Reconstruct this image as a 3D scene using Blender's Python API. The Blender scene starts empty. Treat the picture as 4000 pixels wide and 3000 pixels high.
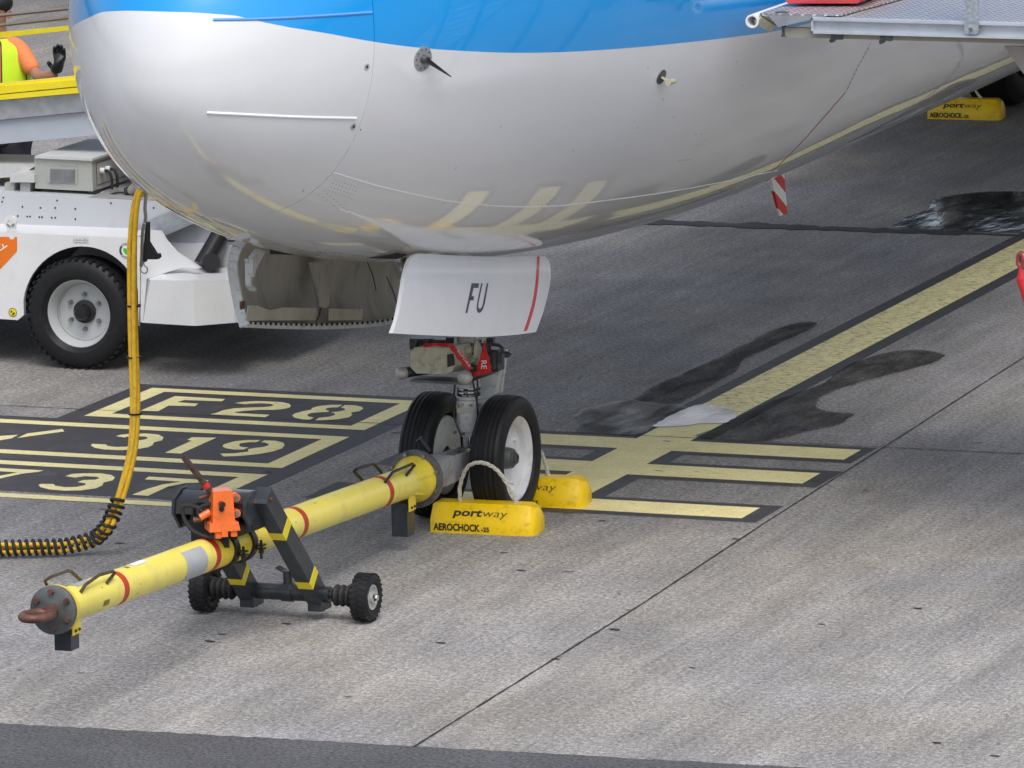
import bpy, bmesh, math, random
from math import radians as R, sin, cos, pi, sqrt
from mathutils import Vector, Matrix
from mathutils.bvhtree import BVHTree
random.seed(7)
S = bpy.context.scene
COL = S.collection
V = Vector
# ------------------------------------------------------------------ camera
F_PX, PITCH, YAW, ROLL = 25298.7, R(9.93301), R(21.153757), R(-1.06335)
CAM = V((12.627, -31.986, 6.743))
FW = V((-sin(YAW)*cos(PITCH), cos(YAW)*cos(PITCH), -sin(PITCH)))
_r0 = V((cos(YAW), sin(YAW), 0)); _u0 = _r0.cross(FW)
RT = _r0*cos(ROLL) + _u0*sin(ROLL); UP = -_r0*sin(ROLL) + _u0*cos(ROLL)
cd = bpy.data.cameras.new('camera'); cam = bpy.data.objects.new('camera', cd); COL.objects.link(cam)
cd.sensor_width = 36; cd.lens = F_PX/4000*36; cd.clip_start = .5; cd.clip_end = 8000
m = Matrix((RT, UP, -FW)).transposed().to_4x4(); m.translation = CAM; cam.matrix_world = m
S.camera = cam
# ------------------------------------------------------------------ light: bright overcast
SUN_EL, SUN_AZ = R(58), R(150)        # azimuth from +y, clockwise seen from above
w = bpy.data.worlds.new("World"); S.world = w; w.use_nodes = True
nt = w.node_tree; bg = nt.nodes['Background']
sky = nt.nodes.new('ShaderNodeTexSky'); sky.sky_type = 'NISHITA'; sky.sun_disc = False
sky.sun_elevation = SUN_EL; sky.sun_rotation = SUN_AZ; sky.dust_density = 4; sky.air_density = 1.0; sky.ozone_density = 1
hs = nt.nodes.new('ShaderNodeHueSaturation'); hs.inputs['Saturation'].default_value = .6
nt.links.new(sky.outputs[0], hs.inputs['Color']); nt.links.new(hs.outputs[0], bg.inputs[0]); bg.inputs[1].default_value = .14
sd = bpy.data.lights.new('sun', 'SUN'); sd.energy = .85; sd.angle = R(38); sd.color = (1, .985, .96)
so = bpy.data.objects.new('sun', sd); COL.objects.link(so)
sv = V((sin(SUN_AZ)*cos(SUN_EL), cos(SUN_AZ)*cos(SUN_EL), sin(SUN_EL)))
so.rotation_euler = sv.to_track_quat('Z', 'Y').to_euler(); so.location = (0, 0, 30)
S.view_settings.view_transform = 'Standard'; S.view_settings.look = 'None'
S.view_settings.exposure = .42; S.view_settings.gamma = 1

# ------------------------------------------------------------------ survey helpers
# The photograph was surveyed once (camera solved from the painted stand markings); these turn a
# sighted direction plus a known real plane into the real point on that plane.
K = 4000/2212
def ray(x, y):
    x *= K; y *= K
    return FW + RT*((x-2000)/F_PX) - UP*((y-1500)/F_PX)
def az(x, y, z=0.): d = ray(x, y); return CAM + d*((z-CAM.z)/d.z)
def ax(x, y, X): d = ray(x, y); return CAM + d*((X-CAM.x)/d.x)
def ay(x, y, Y): d = ray(x, y); return CAM + d*((Y-CAM.y)/d.y)
def crop(ox, oy, s, x, y): return ((ox+x*s)/K, (oy+y*s)/K)
def c6(x, y): return crop(600, 1480, .45208, x, y)
def c7(x, y): return crop(0, 1480, .45208, x, y)
def cg(x, y): return crop(1450, 1300, .51223, x, y)       # gear close-up
def cd3(x, y): return crop(650, 1750, .45203, x, y)       # dolly close-up
def cl(x, y): return crop(0, 500, .57274, x, y)           # loader close-up

# ------------------------------------------------------------------ materials
MATS = {}
def mat(name, col, rough=.5, metal=0., coat=0., var=.12, vs=6., fine=0., fs=200., bump=0., bs=60., dirt=None, dirt_amt=.5, ds=3., stretch=(1, 1, 1), spec=.5):
    if name in MATS: return MATS[name]
    m = bpy.data.materials.new(name); m.use_nodes = True; N = m.node_tree.nodes; L = m.node_tree.links
    b = N['Principled BSDF']; b.inputs['Roughness'].default_value = rough; b.inputs['Metallic'].default_value = metal
    b.inputs['Coat Weight'].default_value = coat; b.inputs['Coat Roughness'].default_value = .05
    b.inputs['Specular IOR Level'].default_value = spec
    tc = N.new('ShaderNodeTexCoord'); mp = N.new('ShaderNodeMapping'); mp.inputs['Scale'].default_value = stretch
    L.new(tc.outputs['Object'], mp.inputs[0])
    n1 = N.new('ShaderNodeTexNoise'); n1.inputs['Scale'].default_value = vs; n1.inputs['Detail'].default_value = 5
    L.new(mp.outputs[0], n1.inputs['Vector'])
    mx = N.new('ShaderNodeMix'); mx.data_type = 'RGBA'
    mx.inputs[6].default_value = tuple(c*(1-var) for c in col)+(1,); mx.inputs[7].default_value = tuple(min(1, c*(1+var)) for c in col)+(1,)
    cr = N.new('ShaderNodeMapRange'); cr.inputs[1].default_value = .3; cr.inputs[2].default_value = .7
    L.new(n1.outputs[0], cr.inputs[0]); L.new(cr.outputs[0], mx.inputs[0])
    out = mx.outputs[2]
    if fine:
        n3 = N.new('ShaderNodeTexNoise'); n3.inputs['Scale'].default_value = fs; n3.inputs['Detail'].default_value = 2
        L.new(mp.outputs[0], n3.inputs['Vector'])
        r3 = N.new('ShaderNodeMapRange'); r3.inputs[1].default_value = .3; r3.inputs[2].default_value = .7
        r3.inputs[3].default_value = 1-fine; r3.inputs[4].default_value = 1+fine; L.new(n3.outputs[0], r3.inputs[0])
        vm = N.new('ShaderNodeVectorMath'); vm.operation = 'SCALE'; L.new(out, vm.inputs[0]); L.new(r3.outputs[0], vm.inputs['Scale']); out = vm.outputs[0]
    if dirt:
        n2 = N.new('ShaderNodeTexNoise'); n2.inputs['Scale'].default_value = ds; n2.inputs['Detail'].default_value = 8; n2.inputs['Roughness'].default_value = .7
        L.new(mp.outputs[0], n2.inputs['Vector'])
        r2 = N.new('ShaderNodeMapRange'); r2.inputs[1].default_value = .52; r2.inputs[2].default_value = .72; r2.inputs[4].default_value = dirt_amt
        L.new(n2.outputs[0], r2.inputs[0])
        m2 = N.new('ShaderNodeMix'); m2.data_type = 'RGBA'; L.new(r2.outputs[0], m2.inputs[0]); L.new(out, m2.inputs[6]); m2.inputs[7].default_value = dirt+(1,)
        out = m2.outputs[2]
    L.new(out, b.inputs['Base Color'])
    if bump:
        n4 = N.new('ShaderNodeTexNoise'); n4.inputs['Scale'].default_value = bs; n4.inputs['Detail'].default_value = 4
        L.new(mp.outputs[0], n4.inputs['Vector'])
        bp = N.new('ShaderNodeBump'); bp.inputs['Strength'].default_value = bump; bp.inputs['Distance'].default_value = .01
        L.new(n4.outputs[0], bp.inputs['Height']); L.new(bp.outputs[0], b.inputs['Normal'])
    MATS[name] = m
    return m

M_WHITE = mat('white_paint', (.78, .79, .80), .35, coat=.3, var=.03, dirt=(.55, .54, .5), dirt_amt=.25, ds=4)
M_GREYMETAL = mat('galvanised', (.42, .44, .47), .42, metal=.55, var=.15, vs=12, dirt=(.25, .24, .22), dirt_amt=.4, ds=9)
M_GREYPAINT = mat('grey_paint', (.46, .48, .51), .5, var=.06, dirt=(.3, .3, .3), dirt_amt=.35, ds=5)
M_DKGREY = mat('dark_grey_paint', (.028, .034, .042), .3, var=.15, vs=10, dirt=(.12, .12, .12), dirt_amt=.35, ds=20)
M_BLACK = mat('black_paint', (.016, .016, .018), .35, var=.2, vs=12)
M_RUBBER = mat('rubber', (.02, .02, .021), .62, var=.3, vs=20, dirt=(.07, .065, .06), dirt_amt=.35, ds=9, bump=.1, bs=180)
M_TYRE = mat('tyre_rubber', (.013, .0135, .015), .5, spec=.3, var=.2, vs=30, dirt=(.04, .04, .04), dirt_amt=.3, ds=9)
M_YEL = mat('tow_yellow', (.86, .68, .05), .38, coat=.2, var=.07, vs=3, dirt=(.42, .30, .10), dirt_amt=.45, ds=7)
M_YELP = mat('pale_tow_yellow', (.92, .79, .15), .38, coat=.2, var=.06, vs=3, dirt=(.5, .4, .18), dirt_amt=.4, ds=6)
M_CHOCK = mat('chock_yellow', (.94, .62, .0), .42, var=.05, vs=8, dirt=(.20, .14, .02), dirt_amt=.5, ds=26, bump=.08, bs=40)
M_SYEL = mat('safety_yellow', (.85, .70, .02), .4, var=.05)
M_REDBAND = mat('red_band', (.50, .045, .02), .45, var=.1)
M_ORANGE = mat('pump_orange', (.85, .17, .03), .3, coat=.5, var=.1, vs=14, dirt=(.35, .08, .03), dirt_amt=.4, ds=20)
M_STEEL = mat('bare_steel', (.35, .34, .33), .38, metal=.9, var=.25, vs=15, dirt=(.10, .07, .05), dirt_amt=.7, ds=18)
M_DIRTYSTEEL = mat('dirty_steel', (.13, .14, .145), .5, metal=.5, var=.3, vs=14, dirt=(.09, .06, .045), dirt_amt=.6, ds=16)
M_RUST = mat('rusty_steel', (.15, .07, .052), .55, metal=.3, var=.35, vs=18, dirt=(.05, .04, .035), dirt_amt=.6, ds=20)
M_CHROME = mat('chrome', (.75, .76, .78), .08, metal=1., var=.03)
M_GEARW = mat('gear_white', (.60, .62, .62), .4, coat=.2, var=.1, vs=18, dirt=(.16, .14, .11), dirt_amt=.7, ds=26)
M_BOXBEIGE = mat('beige_box', (.52, .50, .38), .5, var=.12, vs=12, dirt=(.18, .16, .11), dirt_amt=.7, ds=22)
M_INTERIOR = mat('bay_primer', (.40, .39, .365), .55, var=.12, vs=4, dirt=(.13, .115, .095), dirt_amt=.65, ds=3.5, stretch=(1, 2, .7))
M_CABLE = mat('cable_yellow', (.86, .52, .02), .45, var=.15, vs=25, dirt=(.28, .16, .03), dirt_amt=.5, ds=30)
M_ROPE = mat('rope', (.58, .55, .48), .9, var=.2, vs=60)
M_RED = mat('red_fabric', (.62, .02, .02), .6, var=.12, vs=20)
M_REDP = mat('red_paint', (.55, .02, .03), .35, coat=.3, var=.1, dirt=(.12, .03, .02), dirt_amt=.5, ds=30)
M_NAVY = mat('navy_vinyl', (.012, .012, .06), .3, coat=.4, var=.05)
M_REDV = mat('red_vinyl', (.68, .012, .03), .3, coat=.4, var=.05)
M_WVINYL = mat('white_vinyl', (.85, .85, .85), .4, var=.02)
M_CABIN = mat('instrument_grey', (.40, .41, .38), .45, var=.06, dirt=(.22, .2, .16), dirt_amt=.4, ds=12)
M_TREAD = mat('tread_plate', (.62, .61, .60), .38, metal=.35, var=.1, vs=3, dirt=(.4, .37, .33), dirt_amt=.4, ds=5)
M_STENCIL = mat('stencil_black', (.03, .028, .015), .6, var=.2)
M_FADE = mat('faded_text', (.25, .2, .03), .6, var=.2)

# skin paint: white below, blue above a boundary that follows measured points
def skin_mat(name, pts):
    m = bpy.data.materials.new(name); m.use_nodes = True; N = m.node_tree.nodes; L = m.node_tree.links
    b = N['Principled BSDF']; b.inputs['Roughness'].default_value = .16; b.inputs['Coat Weight'].default_value = .9; b.inputs['Coat Roughness'].default_value = .025
    g = N.new('ShaderNodeNewGeometry'); sp = N.new('ShaderNodeSeparateXYZ'); L.new(g.outputs['Position'], sp.inputs[0])
    y0, y1, z0, z1 = -4.1, 20., 2.0, 4.0
    mr = N.new('ShaderNodeMapRange'); mr.inputs[1].default_value = y0; mr.inputs[2].default_value = y1; L.new(sp.outputs[1], mr.inputs[0])
    fc = N.new('ShaderNodeFloatCurve'); cu = fc.mapping.curves[0]
    P = [((y-y0)/(y1-y0), (z-z0)/(z1-z0)) for y, z in pts]
    cu.points[0].location = P[0]; cu.points[1].location = P[-1]
    for p in P[1:-1]: cu.points.new(*p)
    for q in cu.points: q.handle_type = 'AUTO'
    fc.mapping.use_clip = False; fc.mapping.update()
    L.new(mr.outputs[0], fc.inputs['Value'])
    m2 = N.new('ShaderNodeMath'); m2.operation = 'MULTIPLY_ADD'; m2.inputs[1].default_value = z1-z0; m2.inputs[2].default_value = z0; L.new(fc.outputs[0], m2.inputs[0])
    gt = N.new('ShaderNodeMath'); gt.operation = 'GREATER_THAN'; L.new(sp.outputs[2], gt.inputs[0]); L.new(m2.outputs[0], gt.inputs[1])
    # faint grime streaks running aft
    mp = N.new('ShaderNodeMapping'); mp.inputs['Scale'].default_value = (3, .7, 3); L.new(g.outputs['Position'], mp.inputs[0])
    n = N.new('ShaderNodeTexNoise'); n.inputs['Scale'].default_value = 2.2; n.inputs['Detail'].default_value = 7; n.inputs['Roughness'].default_value = .65; L.new(mp.outputs[0], n.inputs['Vector'])
    r = N.new('ShaderNodeMapRange'); r.inputs[1].default_value = .35; r.inputs[2].default_value = .75; L.new(n.outputs[0], r.inputs[0])
    wh = N.new('ShaderNodeMix'); wh.data_type = 'RGBA'; wh.inputs[6].default_value = (.80, .815, .84, 1); wh.inputs[7].default_value = (.77, .785, .80, 1); L.new(r.outputs[0], wh.inputs[0])
    # sparse specks
    vo = N.new('ShaderNodeTexVoronoi'); vo.inputs['Scale'].default_value = 5.5; L.new(g.outputs['Position'], vo.inputs['Vector'])
    lt = N.new('ShaderNodeMath'); lt.operation = 'LESS_THAN'; lt.inputs[1].default_value = .035; L.new(vo.outputs['Distance'], lt.inputs[0])
    ml = N.new('ShaderNodeMath'); ml.operation = 'MULTIPLY'; ml.inputs[1].default_value = .55; L.new(lt.outputs[0], ml.inputs[0])
    sk = N.new('ShaderNodeMix'); sk.data_type = 'RGBA'; L.new(ml.outputs[0], sk.inputs[0]); L.new(wh.outputs[2], sk.inputs[6]); sk.inputs[7].default_value = (.2, .2, .2, 1)
    bl = N.new('ShaderNodeMix'); bl.data_type = 'RGBA'; L.new(gt.outputs[0], bl.inputs[0]); L.new(sk.outputs[2], bl.inputs[6]); bl.inputs[7].default_value = (.0, .34, .86, 1)
    L.new(bl.outputs[2], b.inputs['Base Color'])
    # very slight waviness of the skin panels
    n2 = N.new('ShaderNodeTexNoise'); n2.inputs['Scale'].default_value = 1.1; n2.inputs['Detail'].default_value = 1.5; L.new(g.outputs['Position'], n2.inputs['Vector'])
    bp = N.new('ShaderNodeBump'); bp.inputs['Strength'].default_value = .16; bp.inputs['Distance'].default_value = .010; L.new(n2.outputs[0], bp.inputs['Height']); L.new(bp.outputs[0], b.inputs['Normal']); L.new(bp.outputs[0], b.inputs['Coat Normal'])
    return m

# ------------------------------------------------------------------ mesh helpers (all vertices given in world metres)
def T3(o):
    p = V((0, 0, 0))
    while o: p = p + o.location; o = o.parent
    return p
def obj(name, bm, m, parent=None, smooth=True, ang=38, bev=0):
    if bev:
        es = [e for e in bm.edges if len(e.link_faces) == 2 and e.calc_face_angle(0) > R(30)]
        bmesh.ops.bevel(bm, geom=es, offset=bev, segments=2, profile=.6, affect='EDGES', clamp_overlap=True)
    bmesh.ops.recalc_face_normals(bm, faces=bm.faces)
    if smooth:
        for f in bm.faces: f.smooth = True
        for e in bm.edges:
            if len(e.link_faces) == 2 and e.calc_face_angle(0) > R(ang): e.smooth = False
    off = T3(parent) if parent else V((0, 0, 0))
    if off.length: bmesh.ops.translate(bm, verts=bm.verts, vec=-off)
    me = bpy.data.meshes.new(name); bm.to_mesh(me); bm.free()
    for q in (m if isinstance(m, (list, tuple)) else [m]): me.materials.append(q)
    o = bpy.data.objects.new(name, me); COL.objects.link(o)
    if parent: o.parent = parent
    return o
def merge(o, bm, m):
    """add surface detail (rivets, holes) to the mesh of the part that carries it"""
    off = T3(o)
    if off.length: bmesh.ops.translate(bm, verts=bm.verts, vec=-off)
    me = o.data; k = len(me.materials); me.materials.append(m)
    for f in bm.faces: f.material_index = k
    t = bpy.data.meshes.new('t'); bm.to_mesh(t); bm.free(); d = bmesh.new(); d.from_mesh(me); d.from_mesh(t); d.to_mesh(me); d.free(); bpy.data.meshes.remove(t)
    return o
def tag(o, label=None, cat=None, group=None, kind=None):
    if label: o['label'] = label
    if cat: o['category'] = cat
    if group: o['group'] = group
    if kind: o['kind'] = kind
    return o
def thing(name, label, cat, loc, group=None):
    o = bpy.data.objects.new(name, None); COL.objects.link(o); o.location = loc; o.empty_display_size = .1
    return tag(o, label, cat, group)
def NB(): return bmesh.new()
def frame(d):
    d = V(d).normalized(); u = d.cross(V((0, 0, 1)))
    if u.length < 1e-4: u = d.cross(V((0, 1, 0)))
    u.normalize(); return d, u, u.cross(d)
def box(bm, c, s, rot=None, mi=0):
    c = V(c); vs = []
    for i in (-1, 1):
        for j in (-1, 1):
            for k in (-1, 1):
                v = V((i*s[0]/2, j*s[1]/2, k*s[2]/2))
                if rot is not None: v = rot @ v
                vs.append(bm.verts.new(c+v))
    for q in ((0, 1, 3, 2), (4, 6, 7, 5), (0, 4, 5, 1), (2, 3, 7, 6), (0, 2, 6, 4), (1, 5, 7, 3)):
        f = bm.faces.new([vs[i] for i in q]); f.material_index = mi
def hexa(bm, P, mi=0):     # 8 corners: bottom loop 0-3, top loop 4-7
    vs = [bm.verts.new(p) for p in P]
    for q in ((3, 2, 1, 0), (4, 5, 6, 7), (0, 1, 5, 4), (1, 2, 6, 5), (2, 3, 7, 6), (3, 0, 4, 7)):
        f = bm.faces.new([vs[i] for i in q]); f.material_index = mi
def bar(bm, a, b, wd, ht, up=(0, 0, 1), mi=0):  # rectangular bar from a to b
    a, b = V(a), V(b); d = (b-a).normalized(); u = V(up); s = d.cross(u).normalized(); u = s.cross(d)
    P = []
    for p in (a, b):
        P.append([p-s*wd/2-u*ht/2, p+s*wd/2-u*ht/2, p+s*wd/2+u*ht/2, p-s*wd/2+u*ht/2])
    vs = [[bm.verts.new(q) for q in l] for l in P]
    for i in range(4):
        f = bm.faces.new([vs[0][i], vs[0][(i+1) % 4], vs[1][(i+1) % 4], vs[1][i]]); f.material_index = mi
    for l in (vs[0][::-1], vs[1]): bm.faces.new(l).material_index = mi
def lathe(bm, o, d, prof, n=40, mi=0, closed=False):   # prof: (along, radius)
    o = V(o); d, u, v = frame(d); rings = []
    for a, r in prof:
        rings.append([bm.verts.new(o+d*a+(u*cos(2*pi*i/n)+v*sin(2*pi*i/n))*r) for i in range(n)] if r > 1e-6 else [bm.verts.new(o+d*a)])
    pr = list(zip(rings[:-1], rings[1:]))
    if closed: pr.append((rings[-1], rings[0]))
    for A, B in pr:
        for i in range(n):
            j = (i+1) % n
            if len(A) == 1 and len(B) == 1: continue
            if len(A) == 1: f = bm.faces.new([A[0], B[i], B[j]])
            elif len(B) == 1: f = bm.faces.new([A[j], A[i], B[0]])
            else: f = bm.faces.new([A[i], A[j], B[j], B[i]])
            f.material_index = mi
def cyl(bm, a, b, r, r2=None, n=24, mi=0):
    a, b = V(a), V(b); L = (b-a).length; r2 = r if r2 is None else r2
    lathe(bm, a, b-a, [(0, 0), (0, r), (L, r2), (L, 0)], n, mi)
def smoothpath(P, k=8):
    P = [V(p) for p in P]; Q = [P[0]*2-P[1]]+P+[P[-1]*2-P[-2]]; out = []
    for i in range(1, len(Q)-2):
        for t in range(k):
            t /= k; a, b, c, d = Q[i-1], Q[i], Q[i+1], Q[i+2]
            out.append(.5*((2*b)+(c-a)*t+(2*a-5*b+4*c-d)*t*t+(3*b-a-3*c+d)*t**3))
    out.append(P[-1]); return out
def tube(bm, P, r, n=10, mi=0, cap=True):
    P = [V(p) for p in P]; rings = []; d0 = (P[1]-P[0]).normalized(); _, u, v = frame(d0)
    for i, p in enumerate(P):
        d = (P[min(i+1, len(P)-1)]-P[max(i-1, 0)]).normalized()
        u = (u-d*u.dot(d)).normalized(); v = d.cross(u)
        rr = r(i/(len(P)-1)) if callable(r) else r
        rings.append([bm.verts.new(p+(u*cos(2*pi*k/n)+v*sin(2*pi*k/n))*rr) for k in range(n)])
    for A, B in zip(rings[:-1], rings[1:]):
        for i in range(n): bm.faces.new([A[i], A[(i+1) % n], B[(i+1) % n], B[i]]).material_index = mi
    if cap: bm.faces.new(rings[0][::-1]).material_index = mi; bm.faces.new(rings[-1]).material_index = mi
def prism(bm, P, off, mi=0):    # polygon P (3D points) extruded by vector off
    A = [bm.verts.new(V(p)) for p in P]; B = [bm.verts.new(V(p)+V(off)) for p in P]; n = len(P)
    bm.faces.new(A).material_index = mi; bm.faces.new(B[::-1]).material_index = mi
    for i in range(n): bm.faces.new([A[i], B[i], B[(i+1) % n], A[(i+1) % n]]).material_index = mi
def sheet(bm, P, mi=0):
    f = bm.faces.new([bm.verts.new(V(p)) for p in P]); f.material_index = mi
    if f.normal.z < 0: f.normal_flip()
    return f
def text_bm(s, size=1., offset=0., shear=0., ext=.0):
    c = bpy.data.curves.new('t', 'FONT'); c.body = s; c.size = size; c.offset = offset; c.shear = shear; c.extrude = ext; c.resolution_u = 3
    o = bpy.data.objects.new('t', c); COL.objects.link(o); dg = bpy.context.evaluated_depsgraph_get()
    me = bpy.data.meshes.new_from_object(o.evaluated_get(dg)); bm = NB(); bm.from_mesh(me)
    bpy.data.objects.remove(o); bpy.data.curves.remove(c); bpy.data.meshes.remove(me)
    xs = [v.co.x for v in bm.verts]; return bm, min(xs), max(xs)
def place_text(s, parent, name, m, fn, width, size=1., offset=0., shear=0., subdiv=0):
    """fn(u,v): text space (u 0..1 along, v in the same unit) -> world"""
    bm, a, b = text_bm(s, size, offset, shear)
    if subdiv:
        bmesh.ops.triangulate(bm, faces=bm.faces)
    for v in bm.verts: v.co = fn((v.co.x-a)/(b-a)*width, v.co.y*width/(b-a))
    return obj(name, bm, m, parent, smooth=False)

# ================================================================== GROUND
def ground_mat():
    m = bpy.data.materials.new('concrete'); m.use_nodes = True; N = m.node_tree.nodes; L = m.node_tree.links; b = N['Principled BSDF']
    g = N.new('ShaderNodeNewGeometry'); b.inputs['Roughness'].default_value = .82
    def noise(sc, st, det=5, ro=.6):
        mp = N.new('ShaderNodeMapping'); mp.inputs['Scale'].default_value = st; L.new(g.outputs['Position'], mp.inputs[0])
        n = N.new('ShaderNodeTexNoise'); n.inputs['Scale'].default_value = sc; n.inputs['Detail'].default_value = det; n.inputs['Roughness'].default_value = ro
        L.new(mp.outputs[0], n.inputs['Vector']); return n.outputs[0]
    def rng(x, a, c, lo, hi, smooth=False):
        r = N.new('ShaderNodeMapRange'); r.inputs[1].default_value = a; r.inputs[2].default_value = c; r.inputs[3].default_value = lo; r.inputs[4].default_value = hi
        if smooth: r.interpolation_type = 'SMOOTHSTEP'
        L.new(x, r.inputs[0]); return r.outputs[0]
    def mul(a, c):
        r = N.new('ShaderNodeMath'); r.operation = 'MULTIPLY'; L.new(a, r.inputs[0]); L.new(c, r.inputs[1]); return r.outputs[0]
    sp = N.new('ShaderNodeSeparateXYZ'); L.new(g.outputs['Position'], sp.inputs[0])
    big = rng(noise(.35, (1, 1, 1), 4), .3, .7, .86, 1.12)
    mid = rng(noise(2.2, (1, .45, 1), 6, .65), .3, .7, .80, 1.20)
    fine = rng(noise(55, (1, .55, 1), 3, .7), .34, .66, .62, 1.38)
    speck = rng(noise(160, (1, .4, 1), 2, .5), .3, .7, .70, 1.30)
    broom = rng(noise(46, (1, .012, 1), 3, .6), .32, .68, .91, 1.08)
    grain = rng(noise(30, (1, 1.3, 1), 4, .8), .34, .66, .66, 1.34)
    gn = noise(9, (1, .010, 1), 4, .62); ab = N.new('ShaderNodeMath'); ab.operation = 'SUBTRACT'; ab.inputs[1].default_value = .5; L.new(gn, ab.inputs[0]); a2 = N.new('ShaderNodeMath'); a2.operation = 'ABSOLUTE'; L.new(ab.outputs[0], a2.inputs[0])
    groove = rng(a2.outputs[0], .002, .008, .74, 1.); gm = rng(noise(.9, (1, 1, 1), 3), .45, .6, 0, 1); gx = N.new('ShaderNodeMix'); gx.inputs[2].default_value = 1.; L.new(gm, gx.inputs[0]); L.new(groove, gx.inputs[3])
    patchy = rng(noise(1.1, (1, 1, 1), 7, .72), .56, .64, 1., 1.13)
    streak = rng(noise(5, (1, .05, 1), 6, .7), .36, .64, .88, 1.13)
    slab = rng(sp.outputs[0], 1.60, 1.62, 1.03, .96)
    pit = rng(noise(38, (1, .8, 1), 1, .5), .25, .29, .45, 1.)
    # concrete tone darker toward the nose gear and aft, paler toward the service road
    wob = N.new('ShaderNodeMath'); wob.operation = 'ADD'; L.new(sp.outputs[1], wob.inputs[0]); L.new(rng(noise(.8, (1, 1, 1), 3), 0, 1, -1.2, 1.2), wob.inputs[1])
    fore_aft_tone = rng(wob.outputs[0], -3.9, 1.0, 1.14, .88, True)
    v = mul(mul(mul(streak, slab), mul(gx.outputs[0], patchy)), mul(grain, mul(mul(mul(big, mid), mul(fine, speck)), mul(mul(broom, pit), fore_aft_tone))))
    c = N.new('ShaderNodeMix'); c.data_type = 'RGBA'; c.inputs[6].default_value = (.25, .245, .25, 1); c.inputs[7].default_value = (.285, .27, .245, 1)
    L.new(rng(noise(.6, (1, 1, 1), 4), .35, .65, 0, 1), c.inputs[0])
    vm = N.new('ShaderNodeVectorMath'); vm.operation = 'SCALE'; L.new(c.outputs[2], vm.inputs[0]); L.new(v, vm.inputs['Scale'])
    L.new(vm.outputs[0], b.inputs['Base Color'])
    bp = N.new('ShaderNodeBump'); bp.inputs['Strength'].default_value = .5; bp.inputs['Distance'].default_value = .004; L.new(noise(70, (1, .6, 1), 3, .7), bp.inputs['Height']); L.new(bp.outputs[0], b.inputs['Normal'])
    return m
bm = NB(); sheet(bm, [(-2800, -2800, 0), (2800, -2800, 0), (2800, 2800, 0), (-2800, 2800, 0)])
tag(obj('apron_ground', bm, ground_mat(), smooth=False), 'grey worn concrete apron under the parked airliner', 'ground', kind='structure')

def ragged(a, b, n, amp):
    a, b = V(a), V(b); d = b-a; t = V((-d.y, d.x, 0)).normalized(); out = []
    for i in range(n):
        out.append(a+d*i/n+t*random.uniform(-amp, amp))
    return out
M_ASPH = mat('asphalt', (.088, .089, .096), .85, var=.18, vs=2, fine=.6, fs=55, bump=.6, bs=90, dirt=(.17, .17, .17), dirt_amt=.35, ds=14)
bm = NB()
edge = ragged((-12, -5.94, .0015), (14, -4.49, .0015), 700, .010)
sheet(bm, edge+[V((14, -4.49, .0015)), V((400, 15, .0015)), V((400, -300, .0015)), V((-400, -300, .0015)), V((-400, -30, .0015))])
tag(obj('service_road', bm, M_ASPH, smooth=False), 'dark asphalt strip along the bottom of the picture', 'road', kind='structure')

M_JOINT = mat('joint_sealant', (.03, .03, .032), .7, var=.4, vs=4)
M_SEAL = mat('tar_seal', (.045, .045, .045), .7, var=.3, vs=4)
def strip(bm, pts, w0, z, jit=.0015):
    L_, R_ = [], []
    for i in range(len(pts)-1):
        a, b = V(pts[i]), V(pts[i+1]); n = max(2, int((b-a).length/.06)); t = V((-(b-a).y, (b-a).x, 0)).normalized()
        for k in range(n+(i == len(pts)-2)):
            p = a+(b-a)*k/n; wl = w0/2*random.uniform(.6, 1.3)
            L_.append(p+t*(wl+random.uniform(-jit, jit))); R_.append(p-t*wl)
    for i in range(len(L_)-1):
        f = bm.faces.new([bm.verts.new((q.x, q.y, z)) for q in (L_[i], R_[i], R_[i+1], L_[i+1])])
bm = NB()
strip(bm, [(1.745, -5.2, 0), (1.676, -1.95, 0), (1.593, .3, 0), (1.534, 2.517, 0), (1.47, 4.66, 0), (1.0, 22, 0)], .010, .0045)
strip(bm, [(-9, 2.40, 0), (-2.2, 2.44, 0), (-.5, 2.486, 0), (1.54, 2.517, 0), (12, 2.65, 0)], .010, .0045)
obj_ = tag(obj('slab_joints', bm, M_JOINT, smooth=False), 'thin dark joints between concrete slabs', 'joints', kind='structure')
bm = NB(); strip(bm, [(-9, 10.20, 0), (-1.8, 10.33, 0), (-.4, 10.35, 0)], .20, .0047, .03); strip(bm, [(-.4, 10.35, 0), (12, 10.48, 0)], .06, .0047, .01)
tag(obj('crack_seal', bm, M_SEAL, smooth=False), 'dark tar seal line across the apron behind the nose', 'seal', kind='structure')
# little gouges and stones
bm = NB()
for i in range(60):
    x = random.uniform(-2.2, 5); y = random.uniform(-5, 2.8); l = random.uniform(.012, .038); a = random.uniform(-.3, .3); h = l*random.uniform(.15, .4)
    sheet(bm, [(x+cos(a)*l*cos(t)-sin(a)*h*sin(t), y+sin(a)*l*cos(t)+cos(a)*h*sin(t), .0045) for t in [k*pi/5 for k in range(10)]])
tag(obj('pitted_spots', bm, M_JOINT, smooth=False), 'small dark pits scattered over the concrete', 'pits', kind='stuff')

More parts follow.
